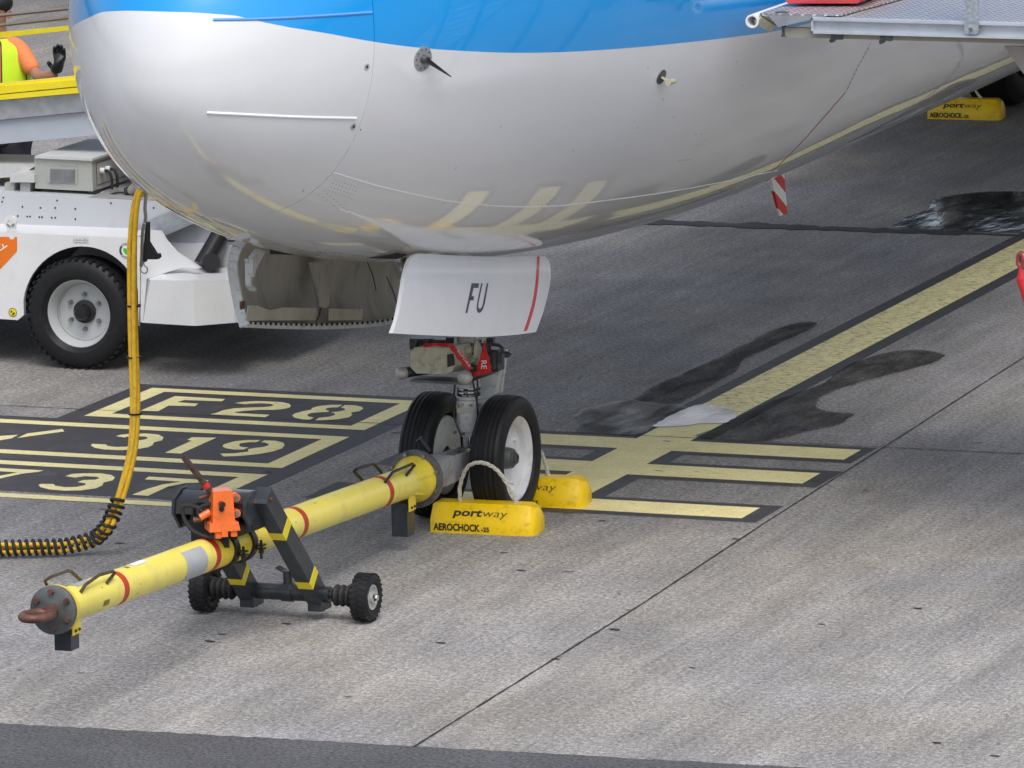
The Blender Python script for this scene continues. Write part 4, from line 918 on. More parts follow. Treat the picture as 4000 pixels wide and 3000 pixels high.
for y in (-3.12, -3.34):
    b = NB(); a = tp(y); lathe(b, a, TD, [(0, TRr+.001), (0, TRr+.014), (.05, TRr+.016), (.05, TRr+.001)], 44, closed=True)
    for s_ in (-1, 1):
        for z_ in (-.012, .006): box(b, a+TD*.02+V((s_*(TRr+.03), 0, z_-.01)), (.05, .04, .008))
        cyl(b, a+TD*.02+V((s_*(TRr+.036), 0, -.075)), a+TD*.02+V((s_*(TRr+.036), 0, .02)), .0075, n=8); cyl(b, a+TD*.02+V((s_*(TRr+.036), 0, -.045)), a+TD*.02+V((s_*(TRr+.036), 0, -.03)), .014, n=6)
    obj('pipe_clamp', b, M_BLACK, und)
bm = NB(); prism(bm, [(-.02, -3.12, .55), (-.02, -3.40, .56), (-.02, -3.50, .66), (-.02, -3.30, .70), (-.02, -3.20, .62)], V((.014, 0, 0))); prism(bm, [(.08, -3.12, .53), (.08, -3.38, .54), (.08, -3.47, .66), (.08, -3.30, .70), (.08, -3.18, .60)], V((.014, 0, 0))); box(bm, (.0, -3.49, .60), (.20, .012, .18)); obj('pump_bracket', bm, M_BLACK, und, bev=.002)
# hand pump
rz = Matrix.Rotation(R(36), 3, 'Z'); pc = V((.092, -3.555, .722))
bm = NB()
def loc(x, y, z): return pc+rz @ V((x*1.42, y*1.35, z*.86))
hexa(bm, [loc(-.040,-.042,-.10),loc(.040,-.042,-.10),loc(.040,.042,-.10),loc(-.040,.042,-.10),loc(-.034,-.036,.105),loc(.034,-.036,.105),loc(.034,.036,.105),loc(-.034,.036,.105)])
hexa(bm, [loc(-.052,-.048,-.125),loc(.056,-.048,-.125),loc(.056,.042,-.125),loc(-.052,.042,-.125),loc(-.050,-.045,-.075),loc(.050,-.045,-.075),loc(.050,.042,-.075),loc(-.050,.042,-.075)])
for q in ((.035,-.03,-.14),(-.02,-.03,-.145),(0,-.04,-.135)): box(bm, loc(*q), (.03, .03, .035), rz)
for z_ in (.055, -.035): cyl(bm, loc(.05,.0,z_)+rz @ V((0,-.02,0)), loc(.05,.0,z_)+rz @ V((0,.02,0)), .022, n=18)
cyl(bm, loc(-.04,.0,-.02), loc(-.075,.0,-.05), .018, n=12)
pu = obj('pump_body', bm, M_ORANGE, und, bev=.005)
for z_ in (.055, -.035):
    bm = NB(); cyl(bm, loc(.05,-.02,z_), loc(.05,-.032,z_), .012, n=6); obj('pump_bolt', bm, M_STEEL, pu)
bm = NB(); cyl(bm, loc(-.008,-.04,.035), loc(-.008,-.07,.037), .014, n=16); cyl(bm, loc(-.008,-.04,.005), loc(-.008,-.048,.005), .013, n=16, mi=0); obj('pump_knob', bm, M_BLACK, pu)
a = ay(*cd3(150,78), -3.66); b_ = ay(*cd3(400,400), -3.56); bm = NB(); lathe(bm, b_, a-b_, [(0, 0), (0, .0165), ((a-b_).length, .0155), ((a-b_).length, .0105), ((a-b_).length-.05, .0105), ((a-b_).length-.05, 0)], 20)
lv = obj('pump_lever', bm, mat('brown_steel', (.085, .05, .038), .45, metal=.3, var=.4, vs=30), pu)
q = b_+(a-b_)*.19; bm = NB(); cyl(bm, q, q+(a-b_)*.10, .0185, n=20); obj('lever_tape', bm, M_RED, lv)
for P in ([(160,352),(100,345),(50,352),(35,395),(60,500),(130,600),(230,658),(340,690),(430,700)], [(150,352),(215,372),(275,440),(310,540),(335,620),(370,690)], [(200,400),(260,350),(330,330),(380,300)]):
    b = NB(); tube(b, smoothpath([ay(*ct(*q), -3.58) for q in P], 6), .0105, 8); obj('hydraulic_hose', b, M_RUBBER, und)
for P in ([(220,262),(325,228)], [(150,500),(245,495)], [(300,345),(350,325)]):
    b = NB(); cyl(b, ay(*ct(*P[0]), -3.56), ay(*ct(*P[1]), -3.54), .0145, n=8); obj('hose_fitting', b, M_RUST, und)
bm = NB(); prism(bm, [ay(*ct(*q), -3.5) for q in [(120,400),(290,420),(330,690),(260,690),(200,560),(130,530)]], V((0, .05, 0))); obj('valve_block', bm, M_BLACK, und, bev=.003)

# ================================================================== WHEEL CHOCKS
def chock(loc, rz, label, grp, rope=None, L_=.58, text=True):
    t = thing('wheel_chock', label, 'wheel chock', loc, grp); t.rotation_euler = (0, 0, 0)
    Rm = Matrix.Rotation(rz, 3, 'Z'); o = V(loc)
    def W(x, y, z): return o+Rm @ V((x, y, z))
    prof = [(-.115, .0), (-.115, .070), (-.055, .155), (.055, .155), (.115, .070), (.115, .0)]
    bm = NB(); rs = []
    for x, k in ((-L_/2, .93), (-L_/2+.018, 1), (-L_/4, 1), (0, 1), (L_/4, 1), (L_/2-.045, 1), (L_/2-.012, .86), (L_/2, .72)):
        rs.append([bm.verts.new(W(x, y*k, z*(k if z > .08 else (1 if z > 0 else 1)))) for y, z in prof])
    for A_, B_ in zip(rs[:-1], rs[1:]):
        for i in range(6): bm.faces.new([A_[i], A_[(i+1) % 6], B_[(i+1) % 6], B_[i]])
    bm.faces.new(rs[0][::-1]); bm.faces.new(rs[-1]); body = obj('chock_body', bm, M_CHOCK, t, bev=.006)
    if text:
        sl = V((0, .060, .085)).normalized()
        def f1(u, v): b = V((-L_/2+.125+u, -.115, .070))+sl*(.028+v); return W(b.x, b.y-.0025, b.z+.0015)
        def f2(u, v): return W(-L_/2+.02+u, -.1185, .016+v)
        bmt, x0, x1 = text_bm('port', 1., .028, .12); h = .062
        for v in bmt.verts: v.co = f1((v.co.x-x0)*h*1.42, v.co.y*h)
        wport = (x1-x0)*h*1.42; obj('chock_lettering', bmt, M_STENCIL, body, smooth=False)
        bmt, x0, x1b = text_bm('way', 1., -.012, .12)
        for v in bmt.verts: v.co = f1(wport+.004+(v.co.x-x0)*h*1.42, v.co.y*h)
        obj('chock_lettering', bmt, M_STENCIL, body, smooth=False)
        bmt, x0, x1 = text_bm('AEROCHOCK', 1., .035, 0)
        for v in bmt.verts: v.co = f2((v.co.x-x0)/(x1-x0)*.262, v.co.y*.052)
        obj('chock_lettering', bmt, M_STENCIL, body, smooth=False)
        bmt, x0, x1 = text_bm('-25', 1., .03, 0)
        for v in bmt.verts: v.co = f2(.268+(v.co.x-x0)/(x1-x0)*.045, v.co.y*.034)
        obj('chock_lettering', bmt, M_STENCIL, body, smooth=False)
    if rope:
        P = smoothpath([W(*q) for q in rope], 10)
        for s_ in range(3):
            b = NB(); Q = []
            for i, p in enumerate(P):
                d = (P[min(i+1, len(P)-1)]-P[max(i-1, 0)]).normalized(); _, u, v = frame(d); a = i*.55+s_*2*pi/3; Q.append(p+(u*cos(a)+v*sin(a))*.0058)
            tube(b, Q, .0062, 6)
            if s_ == 0: rp = obj('rope', b, M_ROPE, t)
            else: obj('rope_strand', b, M_ROPE, rp)
    return t
G_ = 'yellow wheel chocks at the aircraft wheels'
chock((.232, -.345, 0), R(3.5), 'nearest yellow chock, in front of the nose wheels with white rope arched over it', G_,
      rope=[(-.155, 0, .15), (-.15, -.01, .24), (-.10, -.03, .345), (-.02, -.04, .375), (.06, -.03, .34), (.12, -.01, .25), (.165, 0, .15)])
chock((.215, .43, 0), R(5), 'yellow chock half hidden behind the right nose wheel, rope rising from it', G_,
      rope=[(.07, 0, .15), (.055, .0, .22), (.01, .02, .30), (-.08, .03, .36), (-.15, .03, .30), (-.17, .0, .15)])
chock((-2.13, 16.10, 0), R(4), 'yellow chock far off under the belly, in front of the main wheels', G_, rope=[(-.1, 0, .15), (-.12, .1, .4), (-.02, .03, .32), (.12, 0, .15)])
chock((-1.98, 17.50, 0), R(4), 'farthest yellow chock, just its end showing beyond the main wheels', G_, text=False)

# ================================================================== GROUND POWER CABLE
cab = thing('ground_power_cable', 'bundle of yellow cables hanging from the nose, black spiral wrap where it meets the ground', 'cable', (-1.6, -1.3, 0))
def lerp(a, b_, t): return a+(b_-a)*t
path_old = [((303,410), -1.10), ((295,435), -1.12), ((290,480), -1.14), ((287,540), -1.16), ((287,620), -1.19), ((288,700), -1.22), ((290,780), -1.26), ((292,850), -1.30), ((291,910), -1.34), ((286,970), -1.38), ((275,1020), -1.42), ((260,1070), -1.46)]
path = [(303,410),(295,435),(290,480),(287,540),(287,620),(288,700),(290,780),(292,850),(291,910),(286,970),(275,1020),(260,1070),c7(985,1150),c7(940,1250),c7(870,1335),c7(790,1390)]
P = []
for i, q in enumerate(path):
    P.append(ay(q[0], q[1], -1.12-.42*min(1, i/13)**1.3))
G2 = [az(*c7(*q), .056) for q in [(560,1446),(400,1452),(200,1458),(0,1462),(-300,1462),(-700,1440)]]
P = smoothpath(P+G2, 9)
def offpath(P, r, ph, tw):
    Q = []
    for i, p in enumerate(P):
        d = (P[min(i+1, len(P)-1)]-P[max(i-1, 0)]).normalized(); u = d.cross(V((.36, .93, 0))).normalized(); v = d.cross(u); a = ph+tw*i; k = min(1, .35+i/40)
        Q.append(p+(u*cos(a)*1.5+v*sin(a)*.6)*r*k)
    return Q
for k in range(3):
    bm = NB(); tube(bm, offpath(P, .0155, k*2*pi/3+.4, .012), .0135 if k != 2 else .0125, 10); obj('cable', bm, M_CABLE, cab)
# black spiral
i0 = 11*9+2; SP = P[i0:]; Q = []; Ltot = 0; tot = 0
cum = [0]
for a, b_ in zip(SP[:-1], SP[1:]): cum.append(cum[-1]+(b_-a).length)
pitch = .036; n = int(cum[-1]/pitch*16)
j = 0
for k in range(n):
    s_ = k/n*cum[-1]
    while j < len(cum)-2 and cum[j+1] < s_: j += 1
    t = (s_-cum[j])/max(1e-6, cum[j+1]-cum[j]); p = SP[j]+(SP[j+1]-SP[j])*t; d = (SP[j+1]-SP[j]).normalized(); u = d.cross(V((.36, .93, 0))).normalized(); v = d.cross(u); a = 2*pi*s_/pitch
    Q.append(p+(u*cos(a)+v*sin(a))*.038)
bm = NB(); tube(bm, Q, .0095, 6); obj('spiral_wrap', bm, M_RUBBER, cab)
for q, y in (((289,660), -1.205), ((289,771), -1.255), ((292,893), -1.33)):
    p = ay(*q, y); bm = NB(); lathe(bm, p-V((0, 0, .006)), (0, 0, 1), [(0, .034), (0, .038), (.010, .038), (.010, .034)], 20, closed=True); obj('cable_tie', bm, M_BLACK, cab)
def ce(x, y): return crop(450, 650, .30151, x, y)
bm = NB(); cyl(bm, ay(*ce(385,215), -1.08), ay(*ce(385,320), -1.10), .034, .026, 16); cyl(bm, ay(*ce(420,225), -1.06), ay(*ce(420,300), -1.08), .03, .02, 12); obj('plug', bm, M_BLACK, cab)
def web(P, w_, Y, name, m_):
    Q = smoothpath([ay(*ce(*q), Y) for q in P], 5); b = NB()
    for a, c in zip(Q[:-1], Q[1:]): bar(b, a, c, w_, .004, up=(.36, -.93, 0))
    return obj(name, b, m_, cab)
M_WEB = mat('grey_webbing', (.33, .31, .29), .8, var=.12, vs=40)
web([(390,300),(395,400),(385,560),(395,640),(385,730)], .018, -1.10, 'strap', M_WEB)
web([(375,740),(355,850),(348,1000),(345,1150),(335,1300)], .017, -1.12, 'strap', M_WEB)
bm = NB(); prism(bm, [ay(*ce(*q), -1.14) for q in [(400,720),(425,730),(425,980),(520,1130),(565,1135),(572,1180),(550,1205),(390,1205),(385,1240),(355,1235),(370,1000),(385,820)]], V((0, .03, 0))); obj('plug_bracket', bm, M_BLACK, cab, bev=.003)
bm = NB(); tube(bm, smoothpath([ay(*ce(*q), -1.13) for q in [(370,1240),(375,1280),(415,1320),(410,1370),(375,1385),(335,1360),(330,1320),(350,1270),(355,1240)]], 6), .0035, 6); tube(bm, [ay(*ce(330,1300), -1.13), ay(*ce(325,1700), -1.16), ay(*ce(322,2100), -1.2)], .002, 6); obj('lanyard', bm, M_STEEL, cab)

# ================================================================== BELT LOADER
ldr = thing('belt_loader', 'white belt loader with grey inclined conveyor, parked beyond the nose at the left', 'belt loader', (-4.5, 4.6, 0))
YF = 3.75
def LF(x, y, Y=YF): return ay(*cl(x, y), Y)
# body side with wheel arch
cx, cy = 558, 1232
arch = [(cx+402*cos(a), cy-425*sin(a)) for a in [pi*1.03-k*(pi*1.12)/30 for k in range(31)]]
out = [(-1500,665),(0,710),(905,750),(985,740),(1010,700),(1092,705),(1130,770),(1200,848),(1290,906),(1358,958),(1240,952),(1000,1030),(975,1330),(958,1322)]
arch_ok = [q for q in arch if q[1] < 1335]
poly = out+arch_ok[::-1][0:0]
a_r = [q for q in arch if q[1] <= 1300]
a_r = sorted(a_r, key=lambda q: -math.atan2(cy-q[1], q[0]-cx) if False else q[0])
left_edge = [(160,1170),(163,1275),(120,1310),(0,1302),(-1500,1290)]
poly = out+[q for q in reversed(sorted(arch, key=lambda q: q[0])) if 165 < q[0] < 955]+left_edge
bm = NB(); prism(bm, [LF(*q) for q in poly], V((0, .03, 0))); body = obj('chassis_side', bm, M_WHITE, ldr, bev=.004)
bm = NB()   # top deck flange behind the side, and the far side panel
a, b_ = LF(-1500, 640), LF(905, 690); zt = LF(0, 712).z
prism(bm, [V((LF(-1500,665).x, YF+.031, LF(-1500,665).z)), V((LF(905,750).x, YF+.031, LF(905,750).z)), V((LF(905,750).x, YF+.031, LF(905,750).z-.03)), V((LF(-1500,665).x, YF+.031, LF(-1500,665).z-.03))], V((0, .36, 0)))
obj('chassis_deck', bm, M_WHITE, ldr)
bm = NB(); box(bm, (-5.2, 5.1, .58), (4.2, 1.55, .40)); obj('chassis', bm, M_GREYPAINT, ldr, bev=.01)
bm = NB(); prism(bm, [V((x, YF+.8, z)) for x, z in [(-6.9, .3), (-3.0, .35), (-3.0, .8), (-6.9, .8)]], V((0, .02, 0))); obj('inner_bulkhead', bm, M_BLACK, ldr)
# arch liner
bm = NB(); A_ = [LF(*q, Y=YF+.031) for q in sorted(arch, key=lambda q: math.atan2(cy-q[1], q[0]-cx) if q[1] < cy+5 else (pi+.1 if q[0] < cx else -.1))]
for p, q in zip(A_[:-1], A_[1:]):
    if (p-q).length < .3: bm.faces.new([bm.verts.new(v) for v in (p, q, q+V((0, .5, 0)), p+V((0, .5, 0)))])
bmesh.ops.remove_doubles(bm, verts=bm.verts, dist=.001); obj('arch_liner', bm, M_BLACK, ldr)
# nose block of the chassis
bm = NB()
F0 = [LF(1025,1035,3.60), LF(1320,1042,3.55), LF(1585,1036,3.66), LF(1640,1036,3.72)]; F1 = [LF(975,1328,3.60), LF(1330,1350,3.55), LF(1600,1328,3.66), LF(1680,1320,3.72)]
B0 = [LF(1010,1030,3.75), LF(1215,945,3.95), LF(1570,952,4.1), LF(1680,955,4.1)]; B1 = [V((p.x, p.y, .34)) for p in B0]
vs = [[bm.verts.new(p) for p in r] for r in (F1, F0, B0, B1)]
for r, s_ in zip(vs[:-1], vs[1:]):
    for i in range(3): bm.faces.new([r[i], r[i+1], s_[i+1], s_[i]])
for i in range(3): bm.faces.new([vs[3][i], vs[3][i+1], vs[0][i+1], vs[0][i]])
for i in (0, 3): bm.faces.new([r[i] for r in vs])
obj('front_block', bm, M_WHITE, ldr, ang=12)
bm = NB(); box(bm, (-3.3, 4.7, .55), (.9, 1.2, .4)); obj('front_frame', bm, M_WHITE, ldr, bev=.01)
# wheel
wc = LF(573, 1235, YF+.06); wc.z = .345
def loader_wheel(x, y, s_=1):
    b = NB(); c = V((x, y, .345)); lathe(b, c, (0, -s_, 0), [(-.1, 0), (-.1, .2), (.0, .2), (.02, .175), (-.01, .17), (-.012, .12), (-.01, .0)], 48); w_ = obj('wheel', b, mat('wheel_grey', (.50, .52, .53), .4, coat=.2, var=.05, dirt=(.3, .3, .28), dirt_amt=.4, ds=12), ldr)
    b = NB(); lathe(b, c, (0, -1, 0), [(-.1, .21), (-.12, .24), (-.125, .28), (-.11, .32), (-.09, .34), (-.0, .345), (.09-.0, .34), (.11, .32), (.122, .28), (.118, .24), (.09, .212), (.06, .205)], 64, closed=True)
    for k in range(44):
        a = 2*pi*k/44; q = c+V((cos(a)*.343, -.088, sin(a)*.343)); box(b, q, (.020, .05, .012), Matrix.Rotation(-a+pi/2, 3, 'Y'))
    obj('tyre', b, M_TYRE, w_, ang=30)
    b = NB(); lathe(b, c, (0, -s_, 0), [(.05, .196), (.075, .208), (.085, .216), (.088, .208), (.06, .19), (.02, .178)], 56, closed=True); obj('rim', b, M_CABIN if 0 else MATS['wheel_grey'], w_)
    b = NB(); lathe(b, c, (0, -s_, 0), [(-.01, .072), (.01, .072), (.015, .05), (.055, .046), (.07, .036), (.072, 0)], 32); obj('hub_cap', b, M_BLACK, w_)
    for k in range(6):
        a = k*pi/3+pi/2; q = c+V((cos(a)*.108, s_*.008, sin(a)*.108)); b = NB(); cyl(b, q, q-V((0, s_*.03, 0)), .015, .012, 6); obj('wheel_nut', b, M_STEEL, w_)
    return w_
loader_wheel(wc.x, YF+.07); loader_wheel(wc.x, 5.85, -1); loader_wheel(wc.x-2.2, YF+.07); loader_wheel(wc.x-2.2, 5.85, -1)
# decals
def face_poly(P, name, m_, par, Y=YF-.002):
    b = NB(); b.faces.new([b.verts.new(LF(*q, Y=Y)) for q in P]); return obj(name, b, m_, par, smooth=False)
face_poly([(-300,742),(60,742),(70,760),(95,758),(100,742),(116,745),(116,840),(0,965),(-60,1000),(-300,1000)], 'orange_panel', mat('orange_vinyl', (.85, .19, .01), .4, var=.03), body)
bmt, x0, x1 = text_bm('portway', 1., .0, .15)
for v in bmt.verts:
    t = (v.co.x-x1)/(x1-x0); v.co = LF(50+t*330+v.co.y*10, 835-t*-20-v.co.y*70+t*-90*-1, Y=YF-.004)
obj('panel_lettering', bmt, M_WVINYL, body, smooth=False)
def disc(c, r, n=40, r0=0):
    b = NB()
    if r0:
        o_ = [b.verts.new(c+V((cos(2*pi*k/n)*r, 0, sin(2*pi*k/n)*r))) for k in range(n)]; i_ = [b.verts.new(c+V((cos(2*pi*k/n)*r0, 0, sin(2*pi*k/n)*r0))) for k in range(n)]
        for k in range(n): b.faces.new([o_[k], o_[(k+1) % n], i_[(k+1) % n], i_[k]])
    else: b.faces.new([b.verts.new(c+V((cos(2*pi*k/n)*r, 0, sin(2*pi*k/n)*r))) for k in range(n)])
    return b
c = LF(863, 838, YF-.002); obj('round_sticker', disc(c, .049), mat('sticker_dark', (.06, .065, .08), .4), body, smooth=False)
obj('round_sticker', disc(c+V((0, -.001, 0)), .034), M_WVINYL, body, smooth=False)
b = NB(); b.faces.new([b.verts.new(c+V((x*.0245, -.002, z*.0245))) for x, z in [(0,-1),(.5,-.65),(.85,-.1),(.9,.4),(.6,.75),(.2,.7),(0,.5),(-.2,.7),(-.6,.75),(-.9,.4),(-.85,-.1),(-.5,-.65)]]); obj('round_sticker_mark', b, mat('sticker_green', (.05, .55, .06), .4), body, smooth=False)
def arc_text(s, c, r, h, a_mid, up=1):
    b, x0, x1 = text_bm(s, h, .0005); xm = (x0+x1)/2
    for v in b.verts:
        a = a_mid-(v.co.x-xm)/r*up; rr = r+(v.co.y-h*.35)*up; v.co = c+V((cos(a)*rr, 0, sin(a)*rr))
    return b
obj('sticker_lettering', arc_text('ELECTRIC', c+V((0, -.002, 0)), .0415, .0155, pi/2), M_WVINYL, body, smooth=False)
obj('sticker_lettering', arc_text('POWERED', c+V((0, -.002, 0)), .0415, .0155, -pi/2, -1), M_WVINYL, body, smooth=False)
c = LF(87, 1258, YF-.002); obj('warning_sticker', disc(c, .028), M_SYEL, body, smooth=False); obj('warning_sticker', disc(c+V((0, -.001, 0)), .028, r0=.025), M_BLACK, body, smooth=False)
for dx, dz in ((-.009, .005), (.008, -.004), (0, -.012)): obj('warning_mark', (lambda b: (b.faces.new([b.verts.new(c+V((dx+x, -.002, dz+z))) for x, z in [(-.008,-.004),(.008,-.006),(.003,.009)]]), b)[-1])(NB()), M_BLACK, body, smooth=False)
for yy in (758, 776):
    face_poly([(500,yy-9),(602,yy-6),(602,yy+10),(500,yy+7)], 'serial_label', M_GREYPAINT, body, YF-.002); face_poly([(504,yy-6),(598,yy-3),(598,yy+7),(504,yy+4)], 'serial_label', M_WVINYL, body, YF-.003)
    bmt, x0, x1 = text_bm('20.5 bar  3000', 1.)
    for v in bmt.verts: v.co = LF(512+(v.co.x-x0)/(x1-x0)*78, yy+5-v.co.y*8, Y=YF-.004)
    obj('label_text', bmt, M_STENCIL, body, smooth=False)
bm = NB(); p = LF(73, 640, YF+.015)
lathe(bm, p+V((0, -.012, 0)), (0, 1, 0), [(0, .018), (0, .04), (.024, .04), (.024, .018)], 28, closed=True); prism(bm, [LF(45,650,YF+.003), LF(60,625,YF+.003) if 0 else LF(45,700,YF+.003), LF(103,700,YF+.003), LF(100,650,YF+.003)], V((0, .024, 0))); obj('lifting_eye', bm, M_WHITE, ldr)
# upper frame (grey side panel), deck, beam, ram
bm = NB(); Y2 = 4.12
P4 = [LF(-1500,430,Y2), LF(1148,503,Y2), LF(1148,503,Y2), LF(1400,640,Y2), LF(1400,700,Y2), LF(-1500,640,Y2)]
prism(bm, [LF(-1500,425,Y2), LF(0,447,Y2), LF(930,494,Y2), LF(1250,508,Y2), LF(1500,520,Y2), LF(1500,830,Y2), LF(-1500,760,Y2)], V((0, 1.2, 0))); up = obj('upper_frame', bm, mat('grey_panel', (.50, .52, .55), .45, var=.05, vs=2, dirt=(.38, .38, .38), dirt_amt=.4, ds=4), ldr, bev=.004)
bm = NB()
for q in [(15,503),(23,475),(153,538),(122,600),(186,604),(205,604),(268,608),(287,608),(353,612),(377,612),(276,545),(377,545),(389,495),(514,552),(514,622),(757,513),(903,598),(903,620),(1048,545)]:
    p = LF(*q, Y=Y2-.001); b_ = [bm.verts.new(p+V((cos(k*pi/4)*.0065, -.001, sin(k*pi/4)*.0065))) for k in range(8)]; bm.faces.new(b_)
merge(up, bm, M_JOINT)
bm = NB(); prism(bm, [LF(870,690,4.05), LF(1215,545,4.05), LF(1600,400,4.05), LF(1760,500,4.05), LF(1350,628,4.05), LF(1108,735,4.05)], V((0, .05, 0))); bmI = obj('lift_beam', bm, M_GREYMETAL, ldr, bev=.003)
bm = NB(); prism(bm, [LF(1100,722,4.045), LF(1350,618,4.045), LF(1360,636,4.045), LF(1110,742,4.045)], V((0, -.04, 0))); obj('lift_beam', bm, M_GREYMETAL, ldr, bev=.003)
bm = NB(); cyl(bm, LF(1380,940,3.95), LF(1500,735,4.05), .058, n=24); cyl(bm, LF(1490,750,4.04), LF(1640,500,4.1), .036, n=20); cyl(bm, LF(1440,915,3.85), LF(1440,915,4.2), .055, n=24); obj('hydraulic_ram', bm, M_BLACK, ldr)
bm = NB(); prism(bm, [LF(1000,560,4.3), LF(1800,600,4.3), LF(1800,960,4.3), LF(1000,960,4.3)], V((0, .3, 0))); obj('rear_frame', bm, M_GREYPAINT, ldr)
bm = NB(); tube(bm, [LF(1130,765,4.2), LF(1200,775,4.2), LF(1400,770,4.2), LF(1640,770,4.2)], .006, 6); cyl(bm, LF(1150,770,4.2), LF(1200,782,4.2), .02, n=10); obj('hose_line', bm, M_RUST, ldr)
# control box
box_ = NB(); yb = 4.25
F = [LF(240,412,yb), LF(634,432,yb), LF(625,215,yb), LF(235,200,yb)]
hexa(box_, [F[0], F[1], F[1]+V((.0, .75, 0)), F[0]+V((.0, .75, 0)), F[3], F[2], F[2]+V((.0, .75, 0)), F[3]+V((0, .75, 0))]); cb = obj('control_box', box_, M_CABIN, ldr, bev=.005)
bm = NB(); P_ = [LF(238,190,yb-.02), LF(630,208,yb-.02)]; hexa(bm, [P_[0]-V((0, 0, .015)), P_[1]-V((0, 0, .015)), P_[1]+V((0, .80, -.015)), P_[0]+V((0, .80, -.015)), P_[0], P_[1], P_[1]+V((0, .8, 0)), P_[0]+V((0, .8, 0))]); obj('box_lid', bm, mat('lid_grey', (.56, .57, .57), .4, var=.05, dirt=(.35, .25, .15), dirt_amt=.3, ds=8), cb, bev=.003)
face_poly([(322,262),(528,268),(528,380),(325,372)], 'vent_frame', M_CABIN, cb, yb-.006)
bm = NB()
for k in range(11): 
    z_ = 280+k*8.4; a, b_ = LF(340,z_,yb-.01), LF(512,z_+3,yb-.01); bar(bm, a, b_, .006, .003)
merge(cb, bm, M_GREYMETAL)
bm = NB(); box(bm, LF(430, 322, yb-.009), (.004, .006, .062)); obj('vent_mullion', bm, M_GREYMETAL, cb)
bm = NB()
for s_ in ((640, 415), (250, 418)): box(bm, LF(*s_, Y=yb+.05)+V((0, 0, -.03)), (.05, .08, .05))
box(bm, LF(640, 415, yb+.6)+V((0, 0, -.03)), (.05, .08, .05)); obj('box_feet', bm, M_BLACK, cb)
for dx, q in ((0, (690,335)), (.02, (720,325))):
    p = F[2]+V((.004, .12+dx*4, -.085)); b = NB(); cyl(b, p, p+V((.03, 0, 0)), .018, n=14); cn = obj('cable_gland', b, M_WHITE, cb); b = NB(); tube(b, smoothpath([p+V((.03, 0, 0)), p+V((.06, 0, -.01)), p+V((.075, 0, -.06)), p+V((.072, 0, -.115))], 6), .010, 8); obj('power_lead', b, M_BLACK, cn)
bm = NB(); rrx = F[2].x+.003
Pp = [(rrx, yb+.06, F[2].z-.03), (rrx, yb+.70, F[2].z-.03), (rrx, yb+.70, F[2].z-.17), (rrx, yb+.06, F[2].z-.17)]
tube(bm, [V(p) for p in Pp+[Pp[0]]], .003, 6); obj('cover_seam', bm, M_RUST, cb)
# deck floor and bits
bm = NB(); p0, p1 = LF(-1500,425,Y2+.01), LF(1250,508,Y2+.01); hexa(bm, [p0+V((0, 0, .002)), p1+V((0, 0, .002)), p1+V((0, 1.18, .002)), p0+V((0, 1.18, .002)), p0+V((0, 0, .012)), p1+V((0, 0, .012)), p1+V((0, 1.18, .012)), p0+V((0, 1.18, .012))]); obj('deck_plate', bm, mat('deck_grey', (.30, .30, .31), .6, var=.12, dirt=(.2, .17, .14), dirt_amt=.4, ds=7), ldr)
bm = NB(); prism(bm, [LF(1005,395,4.3), LF(1130,500,4.3), LF(1160,498,4.3), LF(1160,400,4.3)], V((0, .05, 0))); prism(bm, [LF(960,480,4.28), LF(1160,500,4.28), LF(1160,330,4.28), LF(1000,330,4.28)], V((0, .25, 0))); obj('yellow_guard', bm, M_SYEL, ldr)
for x0, x1, y0, y1 in ((32,98,375,440), (138,205,375,445)):
    b = NB(); prism(b, [LF(x0,y0,4.25), LF(x1,y0,4.25), LF(x1,y1,4.25), LF(x0,y1,4.25)], V((0, .2, 0))); obj('relay_box', b, M_CABIN, ldr, bev=.004)
b = NB(); prism(b, [LF(68,315,4.22), LF(234,318,4.22), LF(234,372,4.22), LF(68,370,4.22)], V((0, .3, 0))); obj('switch_housing', b, MATS['lid_grey'], ldr, bev=.006)
b = NB(); prism(b, [LF(-300,250,4.4), LF(230,262,4.4), LF(150,330,4.4), LF(-300,360,4.4)], V((0, .5, 0))); obj('side_tray', b, MATS['lid_grey'], ldr, bev=.006)
b = NB(); cyl(b, LF(885,435,4.3), LF(945,395,4.25), .026, .04, 16); lathe(b, LF(945,395,4.25), LF(975,360,4.24)-LF(945,395,4.25), [(0, 0), (0, .05), (.07, .045), (.07, 0)], 18); sk = obj('power_socket', b, M_CABIN, ldr)
b = NB(); cyl(b, LF(950,360,4.23), LF(960,320,4.2), .05, .05, 16); obj('socket_collar', b, M_REDP, sk)
b = NB(); cyl(b, LF(862,440,4.3), LF(890,432,4.3), .034, n=14); obj('socket_boot', b, M_RUBBER, sk)
b = NB(); tube(b, [LF(750,455,4.3), LF(800,440,4.3), LF(862,440,4.3)], .007, 6); obj('power_lead', b, M_BLACK, sk)
# conveyor: near side channel, yellow rails, far rails
Yc = 4.42
def slope_bar(q0, q1, Y, name, m_, thick=.05, q2=None, q3=None, x_end=-2.25, x_start=-9.):
    a, b_, c, d = [ay(*q, Y) for q in (q0, q1, q2, q3)]   # top-left, top-right, bottom-right, bottom-left
    def ext(p, q, x): t = (x-p.x)/(q.x-p.x); return p+(q-p)*t
    bm = NB(); prism(bm, [ext(a, b_, x_start), ext(a, b_, x_end), ext(d, c, x_end), ext(d, c, x_start)], V((0, thick, 0))); return obj(name, bm, m_, ldr, bev=.003)
slope_bar((0,181.5), (150,166.5), Yc-.02, 'side_rail', M_SYEL, .08, (155,172.5), (0,187.5))
slope_bar((0,188.5), (150,173.5), Yc-.04, 'side_rail', M_SYEL, .10, (158,187.5), (0,203))
slope_bar((0,205), (158,190), Yc-.04, 'side_rail', M_SYEL, .10, (160,202), (0,216))
